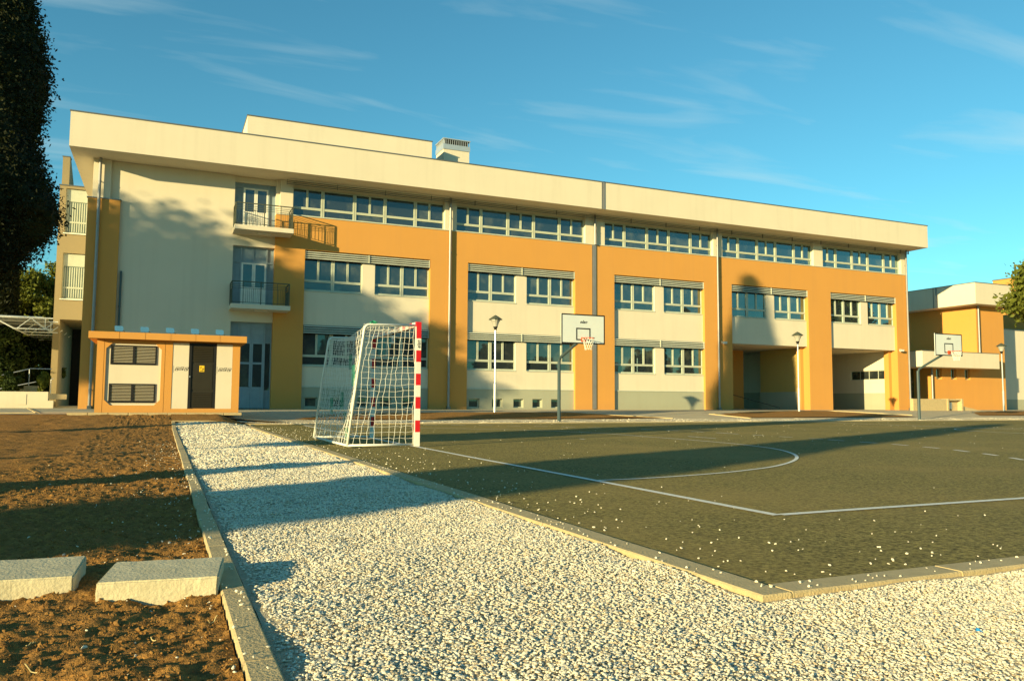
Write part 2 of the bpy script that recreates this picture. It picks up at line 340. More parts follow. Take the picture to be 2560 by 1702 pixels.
# painted court lines
lm = MB()
def lrect(x0, x1, y0, y1):
    n = max(1, int(max(x1-x0, y1-y0)/.5)); lx = x1-x0 > y1-y0
    for i in range(n):
        a, b = i/n, (i+1)/n
        p = [(x0+(x1-x0)*a, y0), (x0+(x1-x0)*b, y0), (x0+(x1-x0)*b, y1), (x0+(x1-x0)*a, y1)] if lx else [(x0, y0+(y1-y0)*a), (x1, y0+(y1-y0)*a), (x1, y0+(y1-y0)*b), (x0, y0+(y1-y0)*b)]
        lm.add([(x, y, -.006+float(dasph(np.array([x]), np.array([y]))[0])) for x, y in p], [(0, 1, 2, 3)])
def larc(cx, cy, r, a0, a1, dash=None, wd=.05, col=None):
    L = abs(a1-a0)*r; n = int(L/.15); 
    for i in range(n):
        t0, t1 = a0+(a1-a0)*i/n, a0+(a1-a0)*(i+1)/n
        if dash and (i % 6) >= 3: continue
        p = [(cx+(r-wd)*math.cos(t0), cy+(r-wd)*math.sin(t0)), (cx+r*math.cos(t0), cy+r*math.sin(t0)), (cx+r*math.cos(t1), cy+r*math.sin(t1)), (cx+(r-wd)*math.cos(t1), cy+(r-wd)*math.sin(t1))]
        if min(y for x, y in p) > -35.7: lm.add([(x, y, -.006+float(dasph(np.array([x]), np.array([y]))[0])) for x, y in p], [(0, 1, 2, 3)])
GX, GY0, GY1 = 3.9, -27.22, -24.14
lrect(GX-.04, GX+.035, -35.7, -15.7); lrect(GX+.035, 44, -35.73, -35.66); lrect(GX+.035, 44, -15.74, -15.66)
ym = (GY0+GY1)/2
larc(GX, GY0, 6, -math.pi/2, 0); larc(GX, GY1, 6, 0, math.pi/2); lrect(GX+5.95, GX+6, GY0, GY1)
larc(GX, GY0, 9, -math.pi/2+.1, 0, True, .075); larc(GX, GY1, 9, 0, math.pi/2, True, .075)
k = GY0
while k < GY1: lrect(GX+8.95, GX+9, k, k+.4); k += .9
lrect(GX+6.96, GX+7.02, ym-.5, ym+.5); lrect(GX+3.97, GX+4.03, ym-.1, ym+.1)
lrect(23.9, 23.96, -35.6, -15.8); larc(23.93, ym, 3, 0, 2*math.pi)
prop(lm.build('court_line_marking', LINE), kind='structure')

# ------------------------------------------------------------------ stones
def ico():
    t = (1+5**.5)/2; v = np.array([(-1,t,0),(1,t,0),(-1,-t,0),(1,-t,0),(0,-1,t),(0,1,t),(0,-1,-t),(0,1,-t),(t,0,-1),(t,0,1),(-t,0,-1),(-t,0,1)], float)
    v /= np.linalg.norm(v[0]); f = np.array([(0,11,5),(0,5,1),(0,1,7),(0,7,10),(0,10,11),(1,5,9),(5,11,4),(11,10,2),(10,7,6),(7,1,8),(3,9,4),(3,4,2),(3,2,6),(3,6,8),(3,8,9),(4,9,5),(2,4,11),(6,2,10),(8,6,7),(9,8,1)])
    return v, f
ICV, ICF = ico()
def stones(name, P, R, m, seed=1, flat=.62, label=None, cat=None, kind='stuff', tilt=.45):
    rng = np.random.RandomState(seed); n = len(P)
    V = np.repeat(ICV[None], n, 0)*(1+rng.uniform(-.3, .3, (n, 12, 1))) + rng.uniform(-.16, .16, (n, 12, 3))
    sc = np.stack([rng.uniform(.8, 1.35, n), rng.uniform(.6, 1.0, n), rng.uniform(flat-.15, flat+.2, n)], 1)
    V = V*sc[:, None, :]
    def rot(a, i, j):
        c, s = np.cos(a)[:, None], np.sin(a)[:, None]; x, y = V[:, :, i].copy(), V[:, :, j].copy(); V[:, :, i] = c*x-s*y; V[:, :, j] = s*x+c*y
    rot(rng.normal(0, tilt, n), 0, 2); rot(rng.normal(0, tilt, n), 1, 2); rot(rng.uniform(0, 6.28, n), 0, 1)
    V = V*np.asarray(R)[:, None, None] + np.asarray(P)[:, None, :]
    F = (ICF[None] + (np.arange(n)*12)[:, None, None]).reshape(-1, 3)
    o = npmesh(name, V.reshape(-1, 3), F, m, mi=np.repeat(rng.choice(len(m), n, p=[.80, .13, .07]), 20) if isinstance(m, list) else None); return prop(o, label, cat, kind=kind)
rng = np.random.RandomState(3)
def scatter(x0, x1, y0, y1, dens, r0, r1, z, zr):
    n = int((x1-x0)*(y1-y0)*dens); x = rng.uniform(x0, x1, n); y = rng.uniform(y0, y1, n); r = rng.uniform(r0, r1, n)*rng.choice([.7, 1, 1, 1.25], n)
    b = H(x, y) + z + fbm(x*2.3, y*2.3, 3)*.018 + rng.uniform(-zr, zr, n)
    return np.stack([x, y, b], 1), r
Ps = []; Rs = []
for a in ((.36, 4.8, -38.6, -37.5, 17000, .0034, .0075, -.019, .0045), (.36, 2.19, -37.5, -34.5, 13000, .0038, .0080, -.019, .0045), (.36, 2.19, -34.5, -30.5, 7000, .0055, .0105, -.020, .006),
          (.36, 2.19, -30.5, -25, 2000, .011, .018, -.022, .008), (.36, 2.19, -25, -16, 700, .018, .030, -.03, .012), (4.8, 14, -38.6, -37.5, 900, .016, .026, -.026, .010), (3, 50, -14.6, -12, 60, .015, .03, -.01, .01)):
    p_, r_ = scatter(*a); Ps.append(p_); Rs.append(r_)
Ps = np.concatenate(Ps); Rs = np.concatenate(Rs)
lo = (Ps[:, 0] < .40+.03*np.sin(Ps[:, 1]*5)) & (rng.rand(len(Ps)) < .7)      # little gravel right against the left kerb
Ps = Ps[~lo]; Rs = Rs[~lo]
TANS = stone_mat('tan_gravel', (.62, .50, .32), (.48, .38, .24)); GREYS = stone_mat('grey_gravel', (.46, .45, .38), (.33, .32, .27))
stones('gravel', Ps, Rs, [STONE, TANS, GREYS], 5, .40, tilt=.16, label='crushed white limestone gravel filling the path and the foreground', cat='gravel')
# stray stones on the asphalt, thinning away from the kerbs
n = 720; d = rng.exponential(.55, n); u = rng.rand(n); side = rng.rand(n) < .55
x = np.where(side, 2.42+d*.9, rng.uniform(2.4, 12, n)); y = np.where(side, rng.uniform(-37.2, -17, n), -37.27+d*.9)
kk = (rng.rand(n) < np.where(side, 1, .55)) & (y < -15); x, y = x[kk], y[kk]; r = rng.uniform(.003, .0075, len(x))*(1+.035*np.hypot(x, y+40))
xx = rng.uniform(3, 30, 300); yy = rng.uniform(-36, -16, 300); rr = rng.uniform(.003, .007, 300)*(1+.03*np.hypot(xx, yy+40))
x = np.concatenate([x, xx]); y = np.concatenate([y, yy]); r = np.concatenate([r, rr])
stones('stray_gravel', np.stack([x, y, dasph(x, y)-.012+r*.35], 1), r, STONE, 8, label='loose white chippings scattered over the dark asphalt court', cat='loose stones')
n = 260; x = np.concatenate([rng.uniform(.245, .33, 110), rng.uniform(2.22, 2.35, 90), rng.uniform(2.4, 6, 60)]); y = np.concatenate([rng.uniform(-38.5, -30, 110), rng.uniform(-37.4, -30, 90), rng.uniform(-37.45, -37.34, 60)])
stones('kerb_chippings', np.stack([x, y, np.full(n, .0)], 1), rng.uniform(.003, .009, n), STONE, 9, label='small white chippings lying on top of the concrete kerbs', cat='loose stones')
n = 620; x = .23-rng.exponential(.3, n); y = rng.uniform(-38.8, -24, n); kk = x > -1.6; x, y = x[kk], y[kk]; r = rng.uniform(.0025, .006, len(x))*rng.choice([1, 1, 1.8], len(x))
stones('soil_pebbles', np.stack([x, y, ddirt(x, y)-.03+r*.3], 1), r, STONE, 10, label='pale pebbles strewn over the brown soil beside the kerb', cat='loose stones')
n = 26000; x = rng.uniform(-1.6, .23, n); y = -38.7+rng.rand(n)**1.6*9; r = rng.uniform(.002, .0055, n)*rng.choice([.7, 1, 1, 1.9, 3.0], n, p=[.3,.3,.3,.08,.02])
stones('soil_clods', np.stack([x, y, ddirt(x, y)-.03+r*.2], 1), r, CLOD, 11, .8, label='crumbly brown clods of earth covering the bare soil', cat='soil')
# dry stalks lying on the soil
for i, (sx, sy, a, L_) in enumerate([(.02, -37.62, .1, .11), (-.32, -37.3, -.5, .04), (.0, -37.05, 1.9, .05), (.19, -36.95, .7, .04), (-.36, -37.0, .9, .035)]):
    mb = MB(); pts = []
    for j in range(7):
        t_ = j/6; px = sx+math.cos(a)*L_*(t_-.5); py = sy+math.sin(a)*L_*(t_-.5)
        pts.append((px, py, float(ddirt(np.array([px]), np.array([py]))[0])-.03+.012+.006*math.sin(5*t_+i)))
    mb.tube(pts, .0016, 5)
    STRAW = bpy.data.materials.get('straw') or mat('straw', (.6, .48, .22), .8)
    prop(mb.build('dry_stalk', STRAW), ['long curved dry stalk lying lowest on the soil by the kerb', 'short dry stalk on the soil at the left edge below the left block', 'dry stalk on the soil in front of the right concrete block', 'thin dry stalk sticking from soil at the right end of the right block', 'short dry stalk on the soil below the left concrete block'][i], 'stalk', 'dry stalks on the bare soil')

# ------------------------------------------------------------------ concrete blocks, litter
def block(x0, x1, y0, y1, z1, label, seed):
    bm = bmesh.new(); bmesh.ops.create_cube(bm, size=1)
    for v in bm.verts: v.co = Vector(((v.co.x+.5)*(x1-x0), (v.co.y+.5)*(y1-y0), (v.co.z+.5)*.2))
    bmesh.ops.bevel(bm, geom=bm.edges[:], offset=.006, segments=2, affect='EDGES')
    bmesh.ops.triangulate(bm, faces=bm.faces)
    bmesh.ops.subdivide_edges(bm, edges=[e for e in bm.edges if e.calc_length() > .05], cuts=14, use_grid_fill=True)
    for v in bm.verts:
        e = float(fbm(np.array([v.co.x*25+seed+v.co.z*13]), np.array([v.co.y*25+v.co.z*31]), 4)[0])*.0035; v.co += Vector((e*.6, e*.6, e*.4))
    me_ = bpy.data.meshes.new('concrete_block'); bm.to_mesh(me_); bm.free(); me_.materials.append(CONCB)
    o = bpy.data.objects.new('concrete_block', me_); COL.objects.link(o); o.location = (x0, y0, z1-.2)
    prop(o, label, 'concrete block', 'loose concrete blocks on the soil'); return o
b1 = block(0, .445, 0, .40, .05, 'pale rough concrete block on the soil touching the kerb', 3); b1.location = (-.212, -36.5, -.15); b1.rotation_euler = (rad(.5), 0, rad(-7))
b2 = block(0, .52, 0, .45, .05, 'pale rough concrete block cut off by the left edge of the picture', 9); b2.location = (-.825, -36.32, -.145); b2.rotation_euler = (0, rad(.5), rad(-1.5))
mb = MB(); mb.add([(-.012,-.008,.0),(.010,-.012,.002),(.016,.004,.008),(.002,.012,.014),(-.010,.006,.004),(-.002,.0,.016)], [(0,1,5),(1,2,5),(2,3,5),(3,4,5),(4,0,5)])
o = mb.build('plastic_scrap', mat('blue_plastic', (.03, .28, .62), .35)); o.location = (2.59, -38.11, -.02); prop(o, 'tiny bright blue scrap of plastic lying on the white gravel', 'litter')

# ------------------------------------------------------------------ school building
BZ = .30
school = thing('school_building', 'long three storey cream and orange school with deep overhanging cream roof', 'school building', (20, 0, BZ))
R_ = .19                                            # face of the recessed infill panels
BAYS = [(6.25, 12.83), (14.97, 21.61), (24.23, 30.77), (32.9, 39.27), (41.27, 47.46)]
OX0, OX1, OT = 4.80, 48.56, 9.93                    # orange frame
mb = MB(); xs = [OX0] + [v for b in BAYS for v in b] + [OX1]
for i in range(0, len(xs), 2): mb.box(xs[i], xs[i+1], 0, .55, BZ-.1, 8.27)
for i in range(1, len(xs)-1, 2):
    mb.box(xs[i], xs[i+1], 0, .55, 8.27, 8.2705+.0)   # lintel faces
mb.v = mb.v[:]; mb.box(OX0, OX1, 0, .55, 8.2705, OT)
mb.build('orange_frame', ORANGE, school)
mb = MB(); mb.box(-3.46, -2.13, 0, .19, BZ-.1, 9.86); mb.build('corner_pilaster', ORANGE, school)
mb = MB(); mb.box(-3.50, -2.09, -.03, .19, 9.86, 9.90); mb.build('pilaster_coping', COPING, school)
# cream walls
mb = MB()
mb.box(-2.13, 2.85, R_, .5, BZ-.1, 11.70)           # plain wall left of the balconies
mb.box(-3.3, -2.1301, R_+.002, .5, BZ-.1, 11.70)
mb.box(-3.28, -2.55, .02, R_+.002, 9.90, 11.70)
mb.box(2.85, 4.80, R_, .5, 8.24, 9.02); mb.box(2.85, 4.80, R_, .5, 4.52, 5.2)
mb.box(4.98, 5.60, .03, .5, OT, 11.70); mb.box(4.8, 4.98, .2, .5, OT, 11.7)
for a, b in ((13.63, 14.30), (22.30, 23.60), (31.52, 32.22), (39.88, 40.68), (48.14, 48.56)): mb.box(a, b, .03, .5, OT, 11.70)
mb.box(2.85, 48.56, .32, .5, 11.42, 11.70)
mb.box(-3.3, -3.0, .5, 14, BZ-.1, 11.7); mb.box(48.26, 48.54, .5, 14, BZ-.1, 11.7); mb.box(-3.0, 30.9, 13.7, 14, BZ-.1, 11.7); mb.box(30.9, 48.26, 13.7, 14, 4.5, 11.7)
for i, (a, b) in enumerate(BAYS):
    c0, c1 = a+2.96, a+3.62
    mb.box(a, b, R_, .5, 4.50, 6.19)                # band under the upper windows
    mb.box(c0, c1, R_, .5, 6.19, 8.27)
    if i < 3:
        mb.box(a, b, R_, .5, 1.43, 2.40); mb.box(c0, c1, R_, .5, 2.40, 4.50)
mb.build('cream_wall', CREAM, school)
for a, b in BAYS[:3]:
    mb = MB()
    wn = [.14, 1.50, 2.78, 3.95, 5.12] if a < 22 else []
    x = a
    for s_ in wn:
        s_ += a+.05; mb.box(x, s_, R_-.03, .5, BZ-.1, 1.38); mb.box(s_, s_+.62, R_-.03, .5, BZ-.1, .39); mb.box(s_, s_+.62, R_-.03, .5, .88, 1.38); x = s_+.62
    mb.box(x, b, R_-.03, .5, BZ-.1, 1.38)
    mb.build('plinth', PLINTH, school)
mb = MB()
for a, b in BAYS[:3]: mb.box(a, b, R_-.06, R_+.02, 1.38, 1.43)
mb.build('plinth_ledge', SLAT, school)
for a, b in BAYS[:2]:
    for s_ in [.14, 1.50, 2.78, 3.95, 5.12]:
        s_ += a+.05; mb = MB(); x0, x1, z0, z1 = s_, s_+.62, .39, .88
        for q_ in ((x0, x0+.05, z0, z1), (x1-.05, x1, z0, z1), (x0+.05, x1-.05, z0, z0+.05), (x0+.05, x1-.05, z1-.05, z1)): mb.box(q_[0], q_[1], .34, .39, q_[2], q_[3])
        w_ = mb.build('basement_window', FRAME, school)
        mb = MB(); mb.box(x0+.05, x1-.05, .37, .375, z0+.05, z1-.05); mb.build('glass_pane', GLASS, w_)
# windows with frames
GY = .36
def window(x0, x1, z0, z1, wide, narrow, ztr, yf=.30, name='window'):
    mb = MB(); t = .05; y0, y1 = yf, yf+.07
    mb.box(x0, x0+t, y0, y1, z0, z1); mb.box(x1-t, x1, y0, y1, z0, z1); mb.box(x0+t, x1-t, y0, y1, z0, z0+t+.03); mb.box(x0+t, x1-t, y0, y1, z1-t, z1)
    for c in wide: mb.box(c-.085, c-.012, y0-.012, y1, z0+.012, z1-.012); mb.box(c+.012, c+.085, y0-.012, y1, z0+.012, z1-.012); mb.box(c-.012, c+.012, y0+.01, y1-.01, z0+.02, z1-.02)
    edges = [x0+t] + [e for c in wide for e in (c-.085, c+.085)] + [x1-t]
    for i in range(0, len(edges), 2): mb.box(edges[i], edges[i+1], y0-.004, y1-.004, ztr-.07, ztr+.05); mb.box(edges[i], edges[i+1], y0-.008, y0-.004, ztr-.015, ztr-.005)
    for c in narrow: mb.box(c-.05, c-.008, y0-.008, y1-.008, ztr+.05, z1-t); mb.box(c+.008, c+.05, y0-.008, y1-.008, ztr+.05, z1-t); mb.box(c-.008, c+.008, y0+.008, y1-.012, ztr+.05, z1-t)
    w_ = mb.build(name, FRAME, school)
    mb = MB(); mb.box(x0+t, x1-t, y0+.045, y0+.05, z0+t+.03, z1-t); mb.build('glass_pane', GLASS, w_)
    mb = MB(); mb.box(x0, x1, R_-.03 if z1 < 9 else -.03, y0, z0-.045, z0-.002); mb.build('window_sill', SLAT, w_)
for i, (a, b) in enumerate(BAYS):
    for lv, (z0, z1) in enumerate(((6.24, 8.2), (2.45, 4.48))):
        if lv == 1 and i > 2: continue
        for (x0, x1) in ((a, a+2.96), (a+3.62, b)):
            w0 = x1-x0; cx = (x0+x1)/2 - (.02 if x0 == a else -.0)
            window(x0, x1, z0, z1, [cx], [cx-.74, cx+.76], z0+.52)
for (a, b) in ((5.60, 13.63), (14.30, 22.30), (23.60, 31.52), (32.22, 39.88), (40.68, 48.14)):
    L_ = (b-a)/8.03
    window(a, b, OT+.05, 11.42, [a+L_*v for v in (1.51, 3.15, 4.76, 6.42)], [a+L_*v for v in (.73, 3.95, 7.21)], OT+.50, yf=.25, name='upper_window')
# rooms behind the glass are closed off
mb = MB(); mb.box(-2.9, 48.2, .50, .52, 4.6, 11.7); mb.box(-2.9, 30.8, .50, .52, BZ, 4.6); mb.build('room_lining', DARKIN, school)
# louvres over the windows
def louver(x0, x1, z0, z1, y, m, n=4, name='sun_louver'):
    mb = MB(); h = (z1-z0)/n
    for i in range(n):
        z = z0+h*(i+.2); mb.add([(x0, y-.03, z), (x1, y-.03, z), (x1, y+.02, z+h*.5), (x0, y+.02, z+h*.5), (x0, y-.03, z+.01), (x1, y-.03, z+.01), (x1, y+.02, z+h*.5+.01), (x0, y+.02, z+h*.5+.01)],
               [(0,3,2,1),(4,5,6,7),(0,1,5,4),(1,2,6,5),(2,3,7,6),(3,0,4,7)])
    mb.box(x0-.012, x0, y-.05, y+.05, z0, z1); mb.box(x1, x1+.012, y-.05, y+.05, z0, z1)
    return mb.build(name, m, school)
for i, (a, b) in enumerate(BAYS):
    mdl = a+3.28
    for lv, (z0, z1) in enumerate(((7.82, 8.235), (4.06, 4.495))):
        if lv == 1 and i > 2: continue
        louver(a+.05, mdl-.02, z0, z1, .06, SLAT); louver(mdl+.02, b-.05, z0, z1, .06, SLAT)
        mb = MB(); mb.box(a+.03, b-.03, .16, .18, z0-.01, z1); mb.build('louver_gap_shade', DARKIN, school)  # dark sheet added behind the slats, standing in for shade in the gaps
x = 5.25
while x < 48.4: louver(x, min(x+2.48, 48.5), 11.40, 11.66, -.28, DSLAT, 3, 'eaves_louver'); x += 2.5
# roof
mb = MB(); mb.box(-4.14, 22.575, -1.5, 14.9, 11.71, 13.26); mb.box(22.605, 49.0, -1.5, 14.9, 11.71, 13.26); mb.box(22.575, 22.605, -1.46, 14.85, 11.75, 13.2); roof = mb.build('roof', CREAM, school)
mb = MB(); mb.box(-4.17, 22.57, -1.53, 14.93, 13.26, 13.31); mb.box(22.61, 49.03, -1.53, 14.93, 13.26, 13.31); mb.build('roof_edging', COPING, roof)
mb = MB(); mb.box(22.60, 22.72, -1.53, -1.50, 11.70, 13.30); mb.box(22.50, 22.545, -1.52, -1.50, 11.70, 13.30); mb.build('joint_cover', PIPE, roof)
mb = MB(); mb.box(3.73, 14.42, 5, 11, 13.2, 16.45); mb.build('roof_penthouse', CREAM, roof)
mb = MB(); mb.box(3.69, 14.46, 4.96, 11.04, 16.45, 16.50); mb.build('penthouse_edging', COPING, roof)
mb = MB(); mb.box(15.52, 17.22, 6, 7.5, 13.2, 16.48); ch = mb.build('chimney', CREAM, roof)
mb = MB(); mb.box(15.48, 17.26, 5.96, 7.54, 16.48, 16.80)
for i in range(13): mb.box(15.50+i*.143, 15.53+i*.143, 5.98, 6.01, 16.80, 17.12)
for i in range(11): mb.box(15.49, 15.52, 6.0+i*.14, 6.03+i*.14, 16.80, 17.12)
mb.box(15.46, 17.28, 5.94, 7.56, 17.12, 17.18); mb.box(15.6, 17.14, 6.08, 7.4, 16.8, 17.12); mb.build('chimney_cowl', [GALV], ch)
mb = MB(); mb.box(15.62, 17.16, 6.05, 6.08, 16.82, 17.10); mb.build('cowl_grille', DARK, ch)
# downpipes
def pipe(x, z0, z1, r=.065, y=-.13, m=PIPE, extra=None):
    mb = MB(); mb.tube([(x, y, z0), (x, y, z1)], r, 12)
    for z in np.arange(z0+.8, z1, 1.9): mb.tube([(x, y, z), (x, y, z+.05)], r+.012, 12); mb.box(x-.015, x+.015, y, y+.14, z, z+.04)
    p_ = mb.build('downpipe', m, school, smooth=False)
    if z0 < .5:
        mb = MB(); mb.box(x-.09, x+.09, y-.08, y+.1, BZ-.02, BZ+.14); mb.build('pipe_shoe', COPING, p_)
pipe(-3.0, .32, 11.7); pipe(13.89, .32, 11.7); pipe(31.72, .32, 11.7); pipe(48.44, .32, 11.7); pipe(22.86, OT, 11.7)
mb = MB(); mb.box(22.78, 22.98, -.05, 0, .32, OT); mb.build('expansion_joint_cover', PIPE, school)
mb = MB(); mb.box(22.72, 22.78, -.03, 0, .32, OT); mb.build('joint_gasket', COPING, school)
pipe(-1.98, .33, 6.6, .045, .1, POLE)
# thin sill line on the orange parapet
mb = MB(); mb.box(OX0, OX1, -.035, .02, OT, OT+.03); mb.build('parapet_sill', SLAT, school)
# balcony doors: recesses between x 2.85 and 4.80
def doorset(z0, z1, ztop, glassdark, nm='balcony_door'):
    x0, x1, y = 2.86, 4.80, .42
    mb = MB(); mb.box(x0, x1, y+.04, y+.1, z0, z1)
    mb.box(x0, x0+.06, y-.02, y+.05, z0, z1); mb.box(x0+.36, x0+.42, y-.03, y+.05, z0, z1); mb.box(x1-.36, x1-.30, y-.03, y+.05, z0, z1); mb.box(x1-.05, x1, y-.02, y+.05, z0, z1)
    mb.box(x0+.06, x1-.05, y-.015, y+.05, ztop, ztop+.07); mb.box(x0+.06, x1-.05, y-.02, y+.05, z1-.06, z1)
    mb.box((x0+x1)/2-.02, (x0+x1)/2+.02, y-.005, y+.045, ztop+.07, z1-.06)
    fr = mb.build(nm+'_frame', DOORP, school)
    xa, xb = x0+.42, x1-.36; xm = (xa+xb)/2
    for (a, b) in ((xa, xm-.005), (xm+.005, xb)):
        mb = MB(); t = .075
        mb.box(a, a+t, y-.03, y+.03, z0+.02, ztop); mb.box(b-t, b, y-.03, y+.03, z0+.02, ztop); mb.box(a+t, b-t, y-.03, y+.03, ztop-t, ztop); zk = z0+(ztop-z0)*(.30 if glassdark else .42)
        mb.box(a+t, b-t, y-.02, y+.02, z0+.02, zk); mb.box(a+t, b-t, y-.03, y+.03, zk, zk+t); mb.box(a+t+.06, b-t-.06, y-.032, y-.02, z0+.14, zk-.1)
        if glassdark: mb.box(a+t, b-t, y-.03, y+.03, z0+2.15, z0+2.25)
        d_ = mb.build(nm, WHITE if not glassdark else DOORP, fr)
    for (a, b) in ((xa+.075, xm-.08), (xm+.08, xb-.075)):
        mb = MB(); mb.box(a, b, y, y+.006, zk+.07, ztop-.07); mb.build('glass_pane', GLASS, fr)
    mb = MB(); mb.tube([(xm-.04, y-.03, z0+1.05), (xm-.04, y-.07, z0+1.05), (xm-.13, y-.07, z0+1.05)], .011, 6); mb.build('door_handle', BLACK, fr)
    if glassdark:
        mb = MB(); mb.box(x0+.07, x0+.35, y+.02, y+.035, z0+.9, ztop-.05); mb.box(x1-.29, x1-.06, y+.02, y+.035, z0+.9, ztop-.05); mb.build('side_pane', GLASS, fr)
doorset(9.02, 11.70, 11.18, False); doorset(5.25, 8.24, 7.45, False); doorset(BZ+.02, 4.52, 3.55, True, 'entrance_door')
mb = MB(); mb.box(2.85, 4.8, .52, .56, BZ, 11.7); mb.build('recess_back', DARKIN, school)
def balcony(x0, x1, z0, z1):
    mb = MB(); mb.box(x0, x1, -1.2, R_, z0, z1); sl = mb.build('balcony', CREAM, school, bevel=.008)
    mb = MB(); yf = -1.13; T = z1+1.06; xa, xb = x0+.04, x1-.06; t = .016
    posts = [(xa, yf), (xb, yf), (xa+1.30, yf), (xb-.02, -.06), (xa, .1), (xa+.5, yf), (xb-.55, yf)]
    for i, (px, py) in enumerate(posts): r = .022 if i < 5 else .012; mb.box(px-r, px+r, py-r, py+r, z1, T)
    def bar(z, r): mb.box(xa, xb, yf-r, yf+r, z-r, z+r); mb.box(xa-r, xa+r, yf, .15, z-r, z+r); mb.box(xb-r, xb+r, yf, -.02, z-r, z+r)
    bar(T, .022); bar(T-.13, .010); bar(T-.22, .010); bar(T-.31, .010); bar(z1+.08, .012)
    for x in np.arange(xa+.62, xa+1.3, .085): mb.box(x-.006, x+.006, yf-.006, yf+.006, z1+.08, T-.31)
    for x in np.arange(xb-.5, xb, .085): mb.box(x-.006, x+.006, yf-.006, yf+.006, z1+.08, T-.31)
    for yy in np.arange(yf+.25, -.05, .085): mb.box(xb-.006, xb+.006, yy-.006, yy+.006, z1+.08, T-.31)
    for yy in np.arange(yf+.3, .1, .085): mb.box(xa-.006, xa+.006, yy-.006, yy+.006, z1+.08, T-.31)
    mb.build('railing', RAIL, sl)
    mb = MB(); mb.box(x0+1.1, x0+1.7, -.7, -.55, z0-.05, z0); mb.build('soffit_lamp', WHITE, sl)
balcony(2.79, 5.50, 8.78, 9.0); balcony(2.73, 5.44, 5.02, 5.24)
# passages through the two right hand bays
mb = MB(); mb.box(30.8, 48.25, .55, 13.7, 4.46, 4.5); mb.build('passage_ceiling', CREAM, school)
for q_ in ((39.0, 41.2, .5501, .9), (47.20, 48.25, .5501, .95), (30.82, 32.9, .5501, 4.6), (36.4, 37.95, 5.0, 5.3)):
    mb = MB(); mb.box(*q_, BZ-.1, 4.45); mb.build('passage_pier', ORANGE, school)
mb = MB(); mb.box(39.30, 39.6, .9, 4.8, 1.5, 4.45); mb.build('passage_side_wall', YELLOW, school)
mb = MB(); mb.box(40.9, 41.1, .9, 13.6, 1.5, 4.45); mb.box(38.0, 48.2, 13.4, 13.6, 1.5, 4.45); mb.box(47.50, 47.8, .95, .98, 1.5, 4.45); mb.box(47.50, 47.8, 4.28, 13.4, 1.5, 4.45); mb.box(47.50, 47.8, .98, 4.28, 3.14, 4.45); mb.box(47.50, 47.8, .98, 4.28, 1.5, 2.48); mb.build('passage_wall', CREAM, school)
mb = MB(); mb.box(39.28, 39.6, .9, 4.82, BZ-.1, 1.5); mb.box(40.88, 41.12, .9, 13.38, BZ-.1, 1.5); mb.box(38.0, 48.2, 13.38, 13.6, BZ-.1, 1.5); mb.box(47.48, 47.8, .95, 13.38, BZ-.1, 1.5); mb.build('passage_plinth', PLINTH, school)
mb = MB()
for i in range(5): yy = .98+i*.8125; mb.box(47.585, 47.60, yy, yy+.04, 2.48, 3.14)
mb.box(47.58, 47.60, .98, 4.28, 2.48, 2.52); mb.box(47.58, 47.60, .98, 4.28, 3.10, 3.14); pw = mb.build('passage_window', FRAME, school)
mb = MB(); mb.box(47.60, 47.605, 1.0, 4.26, 2.5, 3.12); mb.build('glass_pane', GLASS, pw)
# cameras on brackets
for x in (31.97+.25, 47.75):
    mb = MB(); mb.tube([(x, 0, 4.42), (x, -.12, 4.42), (x-.05, -.22, 4.46)], .02, 6); mb.box(x-.28, x+.02, -.30, -.16, 4.42, 4.54); mb.box(x-.32, x+.04, -.32, -.14, 4.54, 4.56); c_ = mb.build('security_camera', WHITE, school)
    mb = MB(); mb.tube([(x-.285, -.23, 4.48), (x-.27, -.23, 4.48)], .04, 10); mb.build('camera_lens', BLACK, c_)
mb = MB(); mb.tube([(32.95, .7, 1.35), (36.5, -.2, .42)], .02, 6); mb.build('passage_chain', BLACK, school)

# ------------------------------------------------------------------ wing on the right
wing = thing('school_wing', 'lower orange wing with cream roof band right of the main school', 'building', (58, 4, BZ))
mb = MB(); mb.box(52.9, 61.1, 1.5, 1.8, BZ-.1, 2.6); mb.box(57.9, 61.1, 1.5, 1.8, 4.5, 9.0)
cuts = [(53.25, 53.85), (54.85, 55.45), (56.4, 57.0)]; x = 52.9
for a, b in cuts: mb.box(x, a, 1.5, 1.8, 2.6, 4.5); mb.box(a, b, 1.5, 1.8, 3.42, 4.5); x = b
mb.box(x, 61.1, 1.5, 1.8, 2.6, 4.5)
mb.box(57.9, 58.2, 1.8, 14, 3.3, 9.0); mb.box(52.9, 53.2, 1.8, 3.2, BZ-.1, 4.4); mb.box(51.6, 52.1, 3.2, 3.5, BZ-.1, 4.4); mb.box(60.8, 61.1, 1.8, 14, BZ-.1, 9); mb.build('orange_wall', ORANGE, wing)
mb = MB(); mb.box(50.0, 61.3, 3.2, 3.22, 1.0, 4.4); mb.build('entrance_glazing', GLASS, wing)
mb = MB(); mb.box(56.7, 60.9, .6, 14.5, 8.42, 10.05); mb.build('roof_band', CREAM, wing)
mb = MB(); mb.box(56.67, 60.93, .57, 14.53, 10.05, 10.10); mb.build('roof_edging', COPING, wing)
mb = MB(); mb.box(49.96, 58.25, 0, 1.5, 3.42, 4.56); mb.box(49.96, 57.9, 1.5, 14, 3.43, 4.55); mb.build('canopy_band', CREAM, wing)
mb = MB(); mb.box(49.93, 58.28, -.03, 1.48, 4.56, 4.6); mb.build('canopy_edging', COPING, wing)
